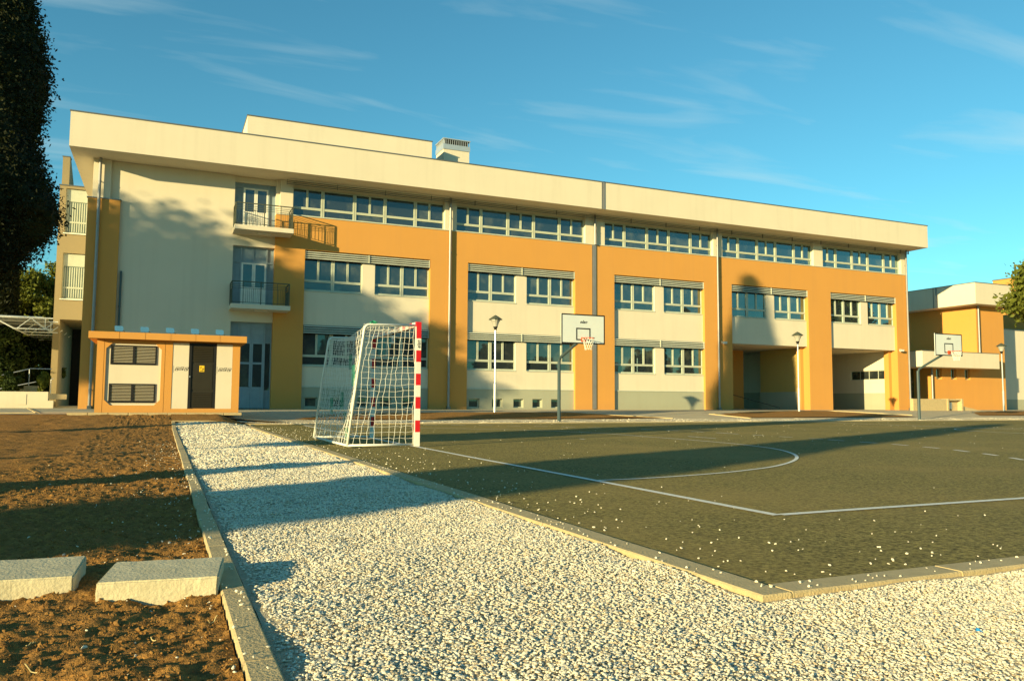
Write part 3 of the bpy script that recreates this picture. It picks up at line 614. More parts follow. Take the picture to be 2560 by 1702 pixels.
for a, b in cuts:
    mb = MB(); mb.box(a, b, 1.72, 1.76, 2.6, 3.42); w_ = mb.build('slot_window', FRAME, wing)
    mb = MB(); mb.box(a+.06, b-.06, 1.71, 1.72, 2.66, 3.36); mb.build('glass_pane', GLASS, w_)
mb = MB(); mb.tube([(58.0, 1.36, 4.6), (58.0, 1.36, 8.4)], .07, 10); mb.build('downpipe', PIPE, wing)
mb = MB(); mb.tube([(52.6, 1.36, 1.1), (52.6, 1.36, 3.42)], .07, 10); mb.build('downpipe', PIPE, wing)
mb = MB(); mb.box(56.66, 56.7, 3.9, 4.02, 8.42, 10.05); mb.box(56.66, 56.7, 4.2, 4.24, 8.42, 10.05); mb.build('joint_cover', PIPE, wing)
# low concrete ramp wall with a recess in front of the wing
ramp = thing('ramp_wall', 'low pale concrete ramp wall with a small recess before the orange wing', 'wall', (47, -3, BZ))
mb = MB(); mb.box(45.2, 48.4, -3.0, -2.75, BZ-.1, 1.08); mb.box(48.4, 48.55, -3.05, -2.6, BZ-.1, 1.1); mb.box(49.8, 49.95, -3.05, -2.6, BZ-.1, 1.1); mb.box(48.55, 49.8, -3.0, -2.7, .98, 1.08); mb.box(48.55, 49.8, -2.72, -2.6, BZ-.1, .98); mb.build('wall', CONC, ramp)
mb = MB(); mb.box(48.75, 49.15, -2.78, -2.72, .4, .85); mb.build('meter_cabinet', GALV, ramp)
mb = MB(); mb.prism([(49.95, BZ-.05), (52.2, BZ-.05), (49.95, .62)], 'y', -2.9, -2.7); mb.build('ramp_slope', CONC, ramp)
# buildings beyond
hall = thing('cream_hall', 'plain pale cream hall wall with grey plinth at the right edge', 'building', (68, 4, BZ))
mb = MB(); mb.box(61.3, 90, 4, 16, 1.15, 7.05); mb.build('wall', CREAM, hall)
mb = MB(); mb.box(61.3, 90.03, 3.97, 16, BZ-.1, 1.15); mb.build('plinth', PLINTH, hall)
mb = MB(); mb.box(61.26, 90.05, 3.94, 16.05, 7.05, 7.1); mb.build('roof_edging', COPING, hall)
mb = MB(); mb.box(62.0, 62.35, 3.8, 4.0, 2.4, 4.2); mb.build('wall_cabinet', POLE, hall)
blk = thing('orange_block', 'tall orange block with a blue window rising behind the cream hall', 'building', (75, 16, BZ))
mb = MB(); mb.box(68, 95, 4.5, 7, 7.1, 11.8); mb.box(68, 95, 4.2, 4.5, 7.1, 11.8); mb.build('wall', ORANGE, blk)
mb = MB(); mb.box(67.95, 95, 4.15, 7.05, 11.8, 11.87); mb.build('roof_edging', COPING, blk)
mb = MB(); mb.box(68.3, 72, 4.14, 4.2, 7.5, 9.7); w_ = mb.build('window', FRAME, blk)
mb = MB(); mb.box(68.4, 71.9, 4.12, 4.14, 7.6, 9.6); mb.build('glass_pane', GLASS, w_)

# ------------------------------------------------------------------ annex on the left
ann = thing('ochre_annex', 'narrow ochre building with tall curtained windows behind the school corner', 'building', (-4, 12, .5))
mb = MB(); mb.box(-5.95, -5.62, 12, 12.3, 5.3, 13.15); mb.box(-5.62, -3.6, 12, 12.3, 5.3, 6.5); mb.box(-5.62, -3.6, 12, 12.3, 9.18, 10.36); mb.box(-5.62, -3.6, 12, 12.3, 13.0, 13.15); mb.box(-4.0, -3.6, 12, 12.3, 6.5, 13)
mb.box(-5.95, -5.7, 12.3, 22, 5.3, 13.15); mb.box(-5.95, -5.62, 12, 12.4, .2, 5.3); mb.box(-5.75, -5.62, 12.4, 20, .2, 5.3); mb.box(-5.62, -3.6, 12.3, 20, 5.28, 5.4); mb.box(-4.9, -3.4, 20, 20.2, .2, 5.3)
mb.prism([(12.0, 13.2), (15.5, 13.2), (12.6, 14.85), (12.0, 14.85)], 'x', -5.87, -5.5); mb.build('wall', OCHRE, ann)
mb = MB(); mb.box(-6.0, -3.6, 11.95, 22, 13.15, 13.2); mb.prism([(11.97, 14.85), (12.63, 14.85), (12.63, 14.9), (11.97, 14.9)], 'x', -5.9, -5.47); mb.build('coping', COPING, ann)
BLIND = mat('blind_fabric', (.16, .22, .19), .6)
for z0, z1 in ((6.5, 9.18), (10.36, 13.0)):
    mb = MB(); mb.box(-5.62, -5.56, 12.12, 12.2, z0, z1); mb.box(-4.45, -4.38, 12.12, 12.2, z0, z1); mb.box(-5.56, -4.0, 12.12, 12.2, z1-.75, z1-.02); mb.box(-5.56, -4.0, 12.12, 12.2, z0, z0+.07); mb.box(-5.56, -4.0, 12.12, 12.2, z0+.62, z0+.72); w_ = mb.build('window', FRAME, ann)
    mb = MB(); mb.box(-5.68, -3.9, 11.92, 12.1, z0-.06, z0); mb.build('window_sill', WHITE, w_)
    mb = MB(); mb.box(-5.56, -4.0, 12.16, 12.165, z0+.07, z1-.75); mb.build('glass_pane', BLIND, w_)
    mb = MB()
    for i in range(9): mb.box(-5.52+i*.12, -5.46+i*.12, 12.14, 12.155, z0+.1, z1-.8)
    mb.build('blind', FRAME, w_)
mb = MB(); mb.box(-5.62, -3.4, 19, 19.1, .2, 5.3); mb.build('dark_doorway', DARKIN, ann)
# white steel truss canopy
tr = thing('truss_canopy', 'white steel truss canopy sticking out left of the ochre annex', 'canopy', (-8, 8, 4.4))
for k_, yy in enumerate((8, 10.2, 12.4, 14.6, 16.8)):
    mb = MB(); xr = -5.5 if yy < 12 else -6.0; r = .035
    mb.tube([(-13, yy, 4.97), (xr, yy, 4.97)], .045, 6); mb.tube([(-7.25, yy, 4.38), (xr, yy, 4.38)], r, 6); mb.tube([(-8.3, yy, 4.97), (-7.25, yy, 4.38)], r, 6)
    for a, b in (((-7.1, 4.4), (-6.5, 4.95)), ((-6.5, 4.95), (-5.85, 4.4)), ((-5.85, 4.4), (-5.85, 4.95)), ((-5.85, 4.4), (-5.5, 4.7))): mb.tube([(a[0], yy, a[1]), (b[0], yy, b[1])], .024, 5)
    mb.build('truss', WHITE, tr)
mb = MB(); mb.box(-13, -5.98, 8.1, 17.5, 5.02, 5.05); mb.build('roof_sheet', GALV, tr)
for yy in (9.1, 11.3, 13.5): 
    mb = MB(); mb.tube([(-7.3, yy-1.1, 4.38), (-7.3, yy+1.1, 4.38)], .025, 5); mb.build('purlin', WHITE, tr)
mb = MB()
for xx in (-12.8,): 
    for yy in (8, 16.8): mb.tube([(xx, yy, .2), (xx, yy, 4.97)], .06, 8)
mb.build('canopy_post', WHITE, tr)
pw_ = thing('planter_wall', 'low pale rendered planter wall left of the annex column', 'wall', (-7, 3, BZ))
mb = MB(); mb.box(-22, -4.98, 3, 3.25, BZ-.1, 1.06); mb.box(-4.98, -4.75, 3, 3.3, BZ-.1, .64); mb.box(-22, -4.98, 3.25, 11, .7, .98); mb.build('wall', CREAM, pw_)
mb = MB(); mb.box(-6.2, -5.85, 2.985, 3.0, .45, .95); mb.build('hatch', CREAM, pw_)
rl = thing('ramp_railing', 'thin grey handrail climbing behind the planter wall', 'railing', (-6, 5, 1))
mb = MB(); mb.tube([(-9.5, 5, 1.2), (-6.0, 5, 2.2), (-5.1, 5, 2.2)], .02, 6); mb.tube([(-9.5, 5.8, .7), (-5.1, 5.8, 1.75)], .02, 6); mb.tube([(-6.05, 5, 1), (-6.05, 5, 2.2)], .018, 6); mb.tube([(-5.2, 5.8, 1), (-5.2, 5.8, 1.75)], .018, 6); mb.tube([(-8, 5, .9), (-8, 5, 1.6)], .018, 6); mb.build('handrail', GALV, rl)
mb = MB(); mb.box(-6.2, -5.6, 4.6, 4.9, .98, 1.35); mb.box(-6.35, -6.05, 4.5, 4.8, .98, 1.2); o = mb.build('stone_trough', CONC); prop(o, 'small pale stone trough standing among the plants behind the planter wall', 'trough')

# ------------------------------------------------------------------ substation kiosk
SX0, SX1, SY = -1.93, 2.28, -12.5
sub = thing('transformer_kiosk', 'small orange and white transformer kiosk with black vents and a flat lid', 'kiosk', ((SX0+SX1)/2, SY, BZ))
def sx(x): return x*1.146
def sz(z): return .7616+(z-.7616)*1.146
mb = MB(); mb.box(SX0, SX1, SY+.06, SY+2.6, BZ-.05, 2.62)                       # core
zt, zb = 2.60, BZ
mb.box(SX0, sx(-1.51), SY, SY+.06, zb, zt); mb.box(sx(0.015), sx(.20), SY, SY+.06, zb, zt); mb.box(sx(1.79), SX1, SY, SY+.06, zb, zt); mb.box(sx(.20), sx(1.79), SY, SY+.06, zb, sz(.49)); 
# framed field with cut corners around the white panel
ox0, ox1, oz0, oz1 = sx(-1.46), sx(-.085), sz(.58), sz(2.27); c = .17
fx0, fx1 = sx(-1.50), sx(0.005)
y0, y1 = SY, SY+.06
mb.box(fx0, fx1, y0, y1, zb, oz0); mb.box(fx0, fx1, y0, y1, oz1, zt); mb.box(fx0, ox0, y0, y1, oz0, oz1); mb.box(ox1, fx1, y0, y1, oz0, oz1)
mb.prism([(ox0, oz0), (ox0+c, oz0), (ox0, oz0+c)], 'y', y0, y1); mb.prism([(ox1, oz0), (ox1, oz0+c), (ox1-c, oz0)], 'y', y0, y1)
mb.prism([(ox0, oz1), (ox0, oz1-c), (ox0+c, oz1)], 'y', y0, y1); mb.prism([(ox1, oz1), (ox1-c, oz1), (ox1, oz1-c)], 'y', y0, y1)
mb.build('body', ORANGE, sub)
mb = MB(); mb.box(ox0, ox1, SY+.045, SY+.0595, oz0, oz1); mb.build('white_panel', CREAM, sub)
xd0, xd1 = sx(.635), sx(1.35)
mb = MB(); mb.box(sx(.205), xd0-.01, SY+.012, SY+.0595, sz(.49), sz(2.33)); mb.box(xd1+.01, sx(1.785), SY+.012, SY+.0595, sz(.49), sz(2.33)); mb.build('side_panel', CREAM, sub)
mb = MB(); n_ = 6; xl0, xl1 = -2.16, 2.46
for i in range(n_):
    bnd = [-2.16, sx(-1.14)-.0, sx(-.50), sx(.14), sx(.78), sx(1.42), 2.46]
    mb.box(bnd[i]+(.006 if i else 0), bnd[i+1]-.006, SY-.28, SY+2.9, 2.61, 2.82)
mb.box(xl0+.02, xl1-.02, SY-.25, SY+2.85, 2.605, 2.80); mb.build('roof_slab', ORANGE, sub)
def vent(x0, x1, z0, z1):
    mb = MB(); t = .045; y = SY+.02; xm = (x0+x1)/2
    mb.box(x0, x0+t, y, y+.05, z0, z1); mb.box(x1-t, x1, y, y+.05, z0, z1); mb.box(x0+t, x1-t, y, y+.05, z0, z0+t); mb.box(x0+t, x1-t, y, y+.05, z1-t, z1); mb.box(xm-.035, xm+.035, y, y+.05, z0+t, z1-t)
    v_ = mb.build('louvered_vent', BLACK, sub)
    mb = MB(); nsl = 11; h = (z1-z0-2*t)/nsl
    for a, b in ((x0+t, xm-.035), (xm+.035, x1-t)):
        for i in range(nsl):
            z = z0+t+i*h; mb.add([(a, y+.005, z), (b, y+.005, z), (b, y+.035, z+h*.9), (a, y+.035, z+h*.9)], [(0, 1, 2, 3)])
    mb.build('vent_slats', DARK, v_)
vent(sx(-1.35), sx(-.20), sz(1.69), sz(2.22)); vent(sx(-1.36), sx(-.205), sz(.65), sz(1.17))
mb = MB(); t = .07; y = SY+.02; z0, z1 = sz(.50), sz(2.34)
mb.box(xd0, xd0+t, y-.005, y+.06, z0, z1); mb.box(xd1-t, xd1, y-.005, y+.06, z0, z1); mb.box(xd0+t, xd1-t, y-.005, y+.06, z1-t, z1); mb.build('door_frame', BLACK, sub)
mb = MB(); a, b = xd0+t, xd1-t; zA, zB, zC = z0+.55, z0+1.5, z1-t
mb.box(a, b, y+.03, y+.045, z0, zC); mb.box(a+.03, b-.03, y+.02, y+.03, zA+.06, zB-.05)
for z_0, z_1, n_ in ((z0+.03, zA, 9), (zB, zC-.03, 9)):
    h = (z_1-z_0)/n_
    for i in range(n_): mb.add([(a+.03, y+.004, z_0+i*h), (b-.03, y+.004, z_0+i*h), (b-.03, y+.03, z_0+(i+.9)*h), (a+.03, y+.03, z_0+(i+.9)*h)], [(0, 1, 2, 3)])
dr = mb.build('door', DARK, sub)
mb = MB(); mb.lathe([(0, 0), (.03, 0), (.03, .02), (0, .02)], (0, 0, 0), 8); o = mb.build('door_handle', GALV, dr); o.matrix_parent_inverse = Matrix.Translation(-Vector(sub.location)); o.location = (a+.02, y-.01, z0+.85); o.rotation_euler = (rad(90), 0, 0)
mb = MB(); mb.box(a-.05, a-.02, y-.02, y, z0+1.0, z0+1.04); mb.build('door_lock', GALV, dr)
mb = MB(); xs_ = (a+b)/2-.02; zs_ = sz(1.62); mb.box(xs_-.075, xs_+.075, y+.012, y+.02, zs_-.10, zs_+.10); ys_ = mb.build('warning_sign', YEL, dr)
mb = MB(); yy = y+.010; mb.prism([(xs_-.045, zs_+.07), (xs_-.01, zs_+.07), (xs_-.03, zs_+.03)], 'y', yy, yy+.002); mb.prism([(xs_-.045, zs_+.03), (xs_-.015, zs_+.035), (xs_-.035, zs_-.02)], 'y', yy, yy+.002); mb.box(xs_-.05, xs_+.05, yy, yy+.002, zs_-.075, zs_-.055); mb.box(xs_+.02, xs_+.05, yy, yy+.002, zs_-.04, zs_+.02); mb.build('sign_print', BLACK, dr)
# slanted three-part emblem on both white panels
for x0 in (sx(.245), sx(1.385)):
    mb = MB(); z = sz(1.60); y = SY+.009
    for i in range(3):
        bx = x0+.03+i*.135; s_ = .045; hh = .10; wd = .09; t_ = .012
        P = lambda u, v: (bx+u*wd+v*s_, z-.05+v*hh+(.012 if i % 2 else 0))
        for (u0, v0, u1, v1) in ((0, 0, 1, 0), (0, 1, 1, 1), (0, 0, 0, 1), (1, 0, 1, 1), (.15, .45, .85, .45), (1, 0, .35, .8)):
            p0, p1 = Vector(P(u0, v0)), Vector(P(u1, v1)); d_ = (p1-p0).normalized(); nn = Vector((-d_.y, d_.x))*t_/2
            mb.prism([tuple(p0-nn), tuple(p1-nn), tuple(p1+nn), tuple(p0+nn)], 'y', y, y+.003-.0002*i)
    mb.box(x0-.01, x0-.004, y, y+.003, z-.12, z+.1)
    mb.build('emblem', BLACK, sub)
for i, x in enumerate((sx(-1.155), sx(-.525), sx(.115), sx(.755), sx(1.405))):
    mb = MB(); zc = 2.93; mb.prism([(x-.12, zc-.06), (x-.08, zc-.085), (x+.09, zc-.085), (x+.125, zc-.05), (x+.11, zc+.06), (x+.07, zc+.075), (x-.13, zc+.075)], 'y', SY-.30, SY-.26); fl = mb.build('roof_light', BLUE, sub)
    mb = MB(); mb.tube([(x, SY-.27, 2.82), (x, SY-.20, 2.86), (x+.02, SY-.26, 2.9)], .012, 6); mb.tube([(x+.1, SY-.26, 2.88), (x+.16, SY-.2, 2.83)], .01, 5); mb.build('light_bracket', COPING, fl)
for i in range(9):
    x = -2.6+i*.55; mb = MB(); mb.box(x, x+.535, SY-.62, SY-.12, BZ-.05, BZ+.03); o = mb.build('paving_slab', CONC, bevel=.006); o.rotation_euler = (0, 0, 0)
    prop(o, ['paving slab left of the kiosk, first of the row on the soil'] [0] if i == 0 else 'pale square paving slab, number %s from the left in the row below the kiosk' % ['', 'two', 'three', 'four', 'five', 'six', 'seven', 'eight', 'nine'][i], 'paving slab', 'paving slabs in front of the kiosk')

# ------------------------------------------------------------------ goal
goal = thing('handball_goal', 'red and white handball goal with white net at the court edge', 'goal', (GX, ym, 0))
def stripes(kind, at, lo_, hi_, first_red):
    mb = MB(); n_ = int(round((hi_-lo_)/.2)); e = .04; z = lo_
    for i in range(n_):
        mb.mi = (i+first_red) % 2; a, b = lo_+(hi_-lo_)*i/n_, lo_+(hi_-lo_)*(i+1)/n_
        if kind == 'post': mb.box(GX-e, GX+e, at-e, at+e, a, b)
        else: mb.box(GX-e, GX+e, a, b, 2.0, 2.08)
    return mb
GH = 2.08
for yy in (GY0, GY1):
    mb = MB(); n_ = 10; e = .042; zz = [0, .235, .43, .625, .82, 1.015, 1.21, 1.405, 1.60, 1.80, 2.08]
    for i in range(n_): mb.mi = 1 if i % 2 == 1 else 0; mb.box(GX-e, GX+e, yy-e, yy+e, zz[i], zz[i+1])
    mb.m = [0 if (k//6) % 2 == 0 else 1 for k in range(len(mb.f))]
    p_ = mb.build('post', [WHITE, RED], goal)
    # white strip on the net side of the post
    mb = MB(); mb.box(GX-e-.016, GX-e, yy-e*.95, yy-e*.55, 0, 2.0); mb.build('net_channel', WHITE, p_)
mb = MB(); yv = np.linspace(GY0+.042, GY1-.042, 16)
for i in range(15): mb.mi = i % 2; mb.box(GX-.04, GX+.04, yv[i], yv[i+1], 2.0, 2.08)
mb.build('crossbar', [WHITE, RED], goal)
TX, BX = GX-.92, GX-1.16
for yy in (GY0, GY1):
    mb = MB(); mb.tube([(GX-.04, yy, 2.02), (TX+.06, yy, 2.0), (TX+.02, yy, 1.97), (TX, yy, 1.92), (BX, yy, 0.02)], .02, 8); mb.tube([(BX, yy, .03), (GX-.05, yy, .03)], .02, 8); mb.build('side_frame', WHITE, goal, smooth=True)
mb = MB(); mb.tube([(BX, GY0, .03), (BX, GY1, .03)], .02, 8); mb.build('base_rail', WHITE, goal, smooth=True)
nets = MB(); rn = random.Random(4)
def jit(a): return rn.uniform(-a, a)
def strnet(grid, r=.0029, m=0):
    nets.mi = m
    for row in grid: nets.tube(row, r, 4, False)
    for j in range(len(grid[0])): nets.tube([row[j] for row in grid], r, 4, False)
sag = lambda u, v: math.sin(math.pi*u)*math.sin(math.pi*v)
for yy in (GY0, GY1):          # side nets
    g = []
    for i in range(21):
        v = i/20; z = 1.97*(1-v)+.04; xb = TX+(BX-TX)*v
        g.append([(xb+(GX-.06-xb)*(u/10)+jit(.012)+.02*math.sin(9*v+u), yy+.03*sag(u/10, v)*(1 if yy > -25 else 1)+jit(.008), z+jit(.01)-.02*sag(u/10, v)) for u in range(11)])
    strnet(g)
g = []
for i in range(21):             # back net
    v = i/20; z = 1.93*(1-v)+.04; xb = TX+(BX-TX)*v
    g.append([(xb+.14*sag(u/30, min(1, v*1.05))+jit(.012), GY0+(GY1-GY0)*u/30+jit(.01), z+jit(.01)-.10*math.sin(math.pi*u/30)*(1-v)) for u in range(31)])
strnet(g)
g = []
for i in range(10):             # roof net
    v = i/9; g.append([(TX+(GX-.05-TX)*v+jit(.01), GY0+(GY1-GY0)*u/30+jit(.01), 1.97+.03*v-.12*math.sin(math.pi*u/30)*(1-v)*1.0-.03*sag(u/30, v)+jit(.008)) for u in range(31)])
strnet(g)
ntp = nets.build('net', [CORD], goal)
for (yy, zz, L_) in ((GY0+.35, 1.0, .35), (GY0+.7, .35, .2), (GY0+1.3, .6, .3), (GY0+.2, .1, .2), (GY0+2.1, .5, .3), (GY0+1.0, 1.3, .25)):
    xb = TX+(BX-TX)*(1-zz/1.97)+.02+.1*sag((yy-GY0)/3, .5); mb = MB(); mb.tube([(xb, yy+.0, zz), (xb, yy+.02, zz+L_), (xb, yy+.1, zz+L_), (xb, yy+.1, zz), (xb, yy+.2, zz), (xb, yy+.2, zz+L_)], .006, 4); mb.build('green_net_tie', CORDG, goal)
mb = MB()
mb.tube([(TX+.1, GY0, 2.03), (TX+.15, GY0+.03, 2.06), (TX+.2, GY0-.02, 2.04), (TX+.14, GY0, 2.02)], .018, 5); mb.build('green_net_tie', CORDG, goal)
mb = MB(); mb.box(GX-.012, GX+.0, -25.77, -25.55, 1.82, 1.97); tg = mb.build('hanging_tag', WHITE, goal)
mb = MB(); mb.box(GX-.016, GX-.012, -25.74, -25.58, 1.875, 1.885); mb.box(GX-.014, GX+.002, -25.70, -25.62, 1.97, 2.0); mb.build('tag_print', BLACK, tg)
def text(s, size, shear, mw, parent, m, name='lettering', ext=.0008, bold=.0):
    cu = bpy.data.curves.new('t', 'FONT'); cu.body = s; cu.size = size; cu.shear = shear; cu.align_x = 'CENTER'; cu.align_y = 'CENTER'; cu.extrude = ext; cu.offset = bold; cu.resolution_u = 3
    o = bpy.data.objects.new('t', cu); COL.objects.link(o); dg = bpy.context.evaluated_depsgraph_get(); me_ = bpy.data.meshes.new_from_object(o.evaluated_get(dg)); bpy.data.objects.remove(o)
    me_.transform(mw); me_.materials.clear(); me_.materials.append(m); o = bpy.data.objects.new(name, me_); COL.objects.link(o); o.parent = parent; o.matrix_parent_inverse = Matrix.Translation(-Vector(parent_loc(parent))); return o
post0 = [c for c in goal.children if c.name.startswith('post')][0]
text('elan', .085, .3, Matrix.Translation((GX+.002, GY0-.0435, 1.70)) @ Matrix.Rotation(rad(-90), 4, 'Y') @ Matrix.Rotation(rad(90), 4, 'X'), post0, BLACK, bold=.001)

# ------------------------------------------------------------------ basketball hoops
def hoop(px, py, bx0, bx1, by, zb, zt, base, label):
    t_ = thing('basketball_hoop', label, 'basketball hoop', (px, py, base), 'basketball hoops along the far side of the court')
    mb = MB(); e = .062; n_ = 8
    mb.tube([(px, py, base-.05), (px, py, 2.32)], [e*1.12, e*1.05], 8); mb.tube([(px, py, 2.25), (px, py-.08, 2.42), (px, by+.12, zb+.18)], .055, 8); mb.tube([(px, by+.12, zb+.1), (px, by+.12, zt-.25)], .03, 6)
    mb.build('pole', POLE, t_)
    mb = MB(); mb.box(bx0, bx1, by, by+.035, zb, zt); bd = mb.build('backboard', BOARD, t_)
    mb = MB(); f = .045; y0, y1 = by-.004, by
    def ring(x0, x1, z0, z1, t): mb.box(x0, x1, y0, y1, z0, z0+t); mb.box(x0, x1, y0, y1, z1-t, z1); mb.box(x0, x0+t, y0, y1, z0+t, z1-t); mb.box(x1-t, x1, y0, y1, z0+t, z1-t)
    ring(bx0, bx1, zb, zt, f); cx = (bx0+bx1)/2; ring(cx-.295, cx+.295, zb+.13, zb+.58, .045); mb.build('board_marking', BLACK, bd)
    mb = MB(); mb.box(bx0+.1, bx1-.1, by+.035, by+.06, zb+.1, zb+.15); mb.box(bx0+.1, bx1-.1, by+.035, by+.06, zt-.15, zt-.1); mb.box(cx-.5, cx-.44, by+.035, by+.1, zb+.1, zt-.1); mb.box(cx+.44, cx+.5, by+.035, by+.1, zb+.1, zt-.1); mb.build('board_brace', POLE, bd)
    text('elan', .16, .45, Matrix.Translation((cx, by-.002, zb+.80)) @ Matrix.Rotation(rad(90), 4, 'X') @ Matrix.Scale(1.15, 4, (1, 0, 0)), bd, BLACK, bold=.003)
    mb = MB(); rz = zb+.19; cy = by-.15-.225; ang = [2*math.pi*k/20 for k in range(21)]
    mb.tube([(cx+.225*math.cos(a), cy+.225*math.sin(a), rz) for a in ang], .012, 6, False)
    mb.box(cx-.1, cx+.1, by-.15, by, rz-.012, rz+.012); mb.box(cx-.09, cx+.09, by-.02, by-.004, rz-.12, rz+.05); rm = mb.build('rim', HOOP, t_)
    mb = MB(); rr = random.Random(int(px)); prev = None
    for j in range(5):
        v = j/4; rad_ = .222-.10*v**.8; row = [Vector((cx+rad_*math.cos(a+(.26 if j % 2 else 0)), cy+rad_*math.sin(a+(.26 if j % 2 else 0)), rz-.42*v+rr.uniform(-.02, .02))) for a in [2*math.pi*k/12 for k in range(12)]]
        if prev:
            for k in range(12):
                k2 = (k+1) % 12 if j % 2 == 0 else (k-1) % 12
                mb.tube([prev[k], row[k]], .006, 4, False); mb.tube([prev[k], row[k2]], .006, 4, False)
        prev = row
    mb.build('net', CORD, rm); return t_
hoop(13.88, -13.0, 12.99, 14.79, -14.9, 2.84, 3.92, 0, 'basketball hoop on a bent dark post in front of the middle of the school')
hoop(33.12, -13.2, 32.19, 33.99, -14.9, 2.96, 3.98, .0, 'basketball hoop on a bent dark post in front of the orange wing')

# ------------------------------------------------------------------ street lamps
def make_lamp():
    t_ = thing('street_lamp', 'x', 'street lamp', (0, 0, 0), 'lamps along the far side of the court')
    mb = MB(); mb.tube([(0, 0, -.1), (0, 0, 1.25)], .06, 12); mb.tube([(0, 0, 1.25), (0, 0, 1.32)], [.06, .042], 12); mb.tube([(0, 0, 1.32), (0, 0, 3.66)], [.042, .036], 12); mb.box(-.02, .02, -.066, -.058, .5, .75); mb.build('pole', GALV, t_, smooth=False)
    mb = MB(); mb.lathe([(0.0, 3.62), (.05, 3.62), (.075, 3.72), (.10, 3.76), (.10, 3.78), (0, 3.78)], (0, 0, 0), 12); mb.build('lamp_holder', BLACK, t_)
    mb = MB(); mb.lathe([(.095, 3.78), (.12, 3.86), (.17, 3.98), (.22, 4.06), (.22, 4.08), (0, 4.08)], (0, 0, 0), 12); mb.build('lamp_globe', LGLASS, t_)
    mb = MB(); mb.lathe([(0, 4.075), (.31, 4.085), (.31, 4.10), (.14, 4.22), (.02, 4.29), (0, 4.30)], (0, 0, 0), 12); mb.build('lamp_cap', RAIL, t_)
    return t_
lamp = make_lamp()
LP = [(13.34, -7.9, 'lamp post on the soil bed in front of the second bay'), (31.1, -7.5, 'lamp post on the soil bed before the open passage bays'), (48.3, -7.0, 'rightmost lamp post, standing before the orange wing')]
for i, (x, y, l) in enumerate(LP):
    z = float(H(x, y))
    if i == 0: lamp.location = (x, y, z); lamp['label'] = l
    else: dup(lamp, (x, y, z), l)

# ------------------------------------------------------------------ trees
def leaves(P, size, rng, tri=True):
    n = len(P); d = rng.normal(size=(n, 3)); d /= np.linalg.norm(d, axis=1)[:, None]; e = rng.normal(size=(n, 3)); e -= (e*d).sum(1)[:, None]*d; e /= np.linalg.norm(e, axis=1)[:, None]
    s = size*rng.uniform(.6, 1.4, n)[:, None]; d = d*s; e = e*s*.55
    V = np.stack([P-d, P+e, P+d, P-e], 1).reshape(-1, 3); F = (np.arange(n)*4)[:, None]+np.array([0, 1, 2, 3]); return V, F
def crown(kind, rng, h0, h1, R, n, size, clumps=60):
    """points filling a crown: h0..h1 heights, R max radius"""
    if kind == 'cypress':
        c = clumps*3; zc = h0+(h1-h0)*rng.rand(c)**1.15; t = (zc-h0)/(h1-h0)
        rad_ = R*np.minimum(1, (t*5+.4))*(1-t)**.74*(1+.10*np.sin(t*23+R*9)); a = rng.uniform(0, 6.28, c); rr = rad_*np.sqrt(rng.uniform(.05, 1, c))*.76
        C = np.stack([rr*np.cos(a), rr*np.sin(a), zc], 1); idx = rng.randint(0, c, n)
        sg = (.07*R+.03)*(.35+rad_[idx]/R*.65); P = C[idx]+np.clip(rng.normal(size=(n, 3)), -1.6, 1.6)*np.stack([sg, sg, sg*2.2], 1)
    elif kind == 'round':
        c = clumps; u = rng.normal(size=(c, 3)); u /= np.linalg.norm(u, axis=1)[:, None]; rr = rng.uniform(.25, 1, c)**.5
        zc = (h0+h1)/2; hz = (h1-h0)/2; C = u*rr[:, None]*np.array([R*.82, R*.82, hz*.85])+np.array([0, 0, zc]); C[:, 2] += R*.08*rng.normal(size=c)
        idx = rng.randint(0, c, n); sg = rng.uniform(.12, .2, c)[idx][:, None]*R; P = C[idx]+np.clip(rng.normal(size=(n, 3)), -1.6, 1.6)*sg*np.array([1, 1, .75])
    V, F = leaves(P, size, rng)
    if kind == 'cypress':            # dense inner foliage
        k2 = n//14; z2 = h0+(h1-h0)*rng.rand(k2); t2 = (z2-h0)/(h1-h0); r2 = R*np.minimum(1, t2*5+.3)*(1-t2)**.74*.72*np.sqrt(rng.rand(k2)); a2 = rng.uniform(0, 6.28, k2)
        V2, F2 = leaves(np.stack([r2*np.cos(a2), r2*np.sin(a2), z2], 1), size*3.2, rng); F = np.concatenate([F, F2+len(V)]); V = np.concatenate([V, V2])
        na, nz_ = 48, 110; A, T_ = np.meshgrid(np.arange(na)*2*np.pi/na, np.linspace(.012, .985, nz_)); zz = h0+(h1-h0)*T_
        nn = fbm(np.cos(A)*3+9, zz*1.1+np.sin(A)*3, 4); RR = R*np.minimum(1, T_*5+.35)*(1-T_)**.74*(.84+.20*nn)*(1+.10*np.sin(T_*23+R*9))
        V3 = np.stack([RR*np.cos(A), RR*np.sin(A), zz+.1*fbm(np.sin(A)*4, zz*3, 3)], -1).reshape(-1, 3); i_ = (np.arange(nz_-1)*na)[:, None]+np.arange(na)[None]; j_ = (np.arange(nz_-1)*na)[:, None]+((np.arange(na)+1) % na)[None]
        F3 = np.stack([i_, j_, j_+na, i_+na], -1).reshape(-1, 4); F = np.concatenate([F, F3+len(V)]); V = np.concatenate([V, V3])
        q_ = V3[rng.randint(na*3, len(V3), int(n*.9))]; q_ = q_*np.array([1, 1, 1.0])+rng.normal(size=q_.shape)*np.array([.055*R, .055*R, .10*R]); V4, F4 = leaves(q_, size, rng); F = np.concatenate([F, F4+len(V)]); V = np.concatenate([V, V4])
    return V, F, C
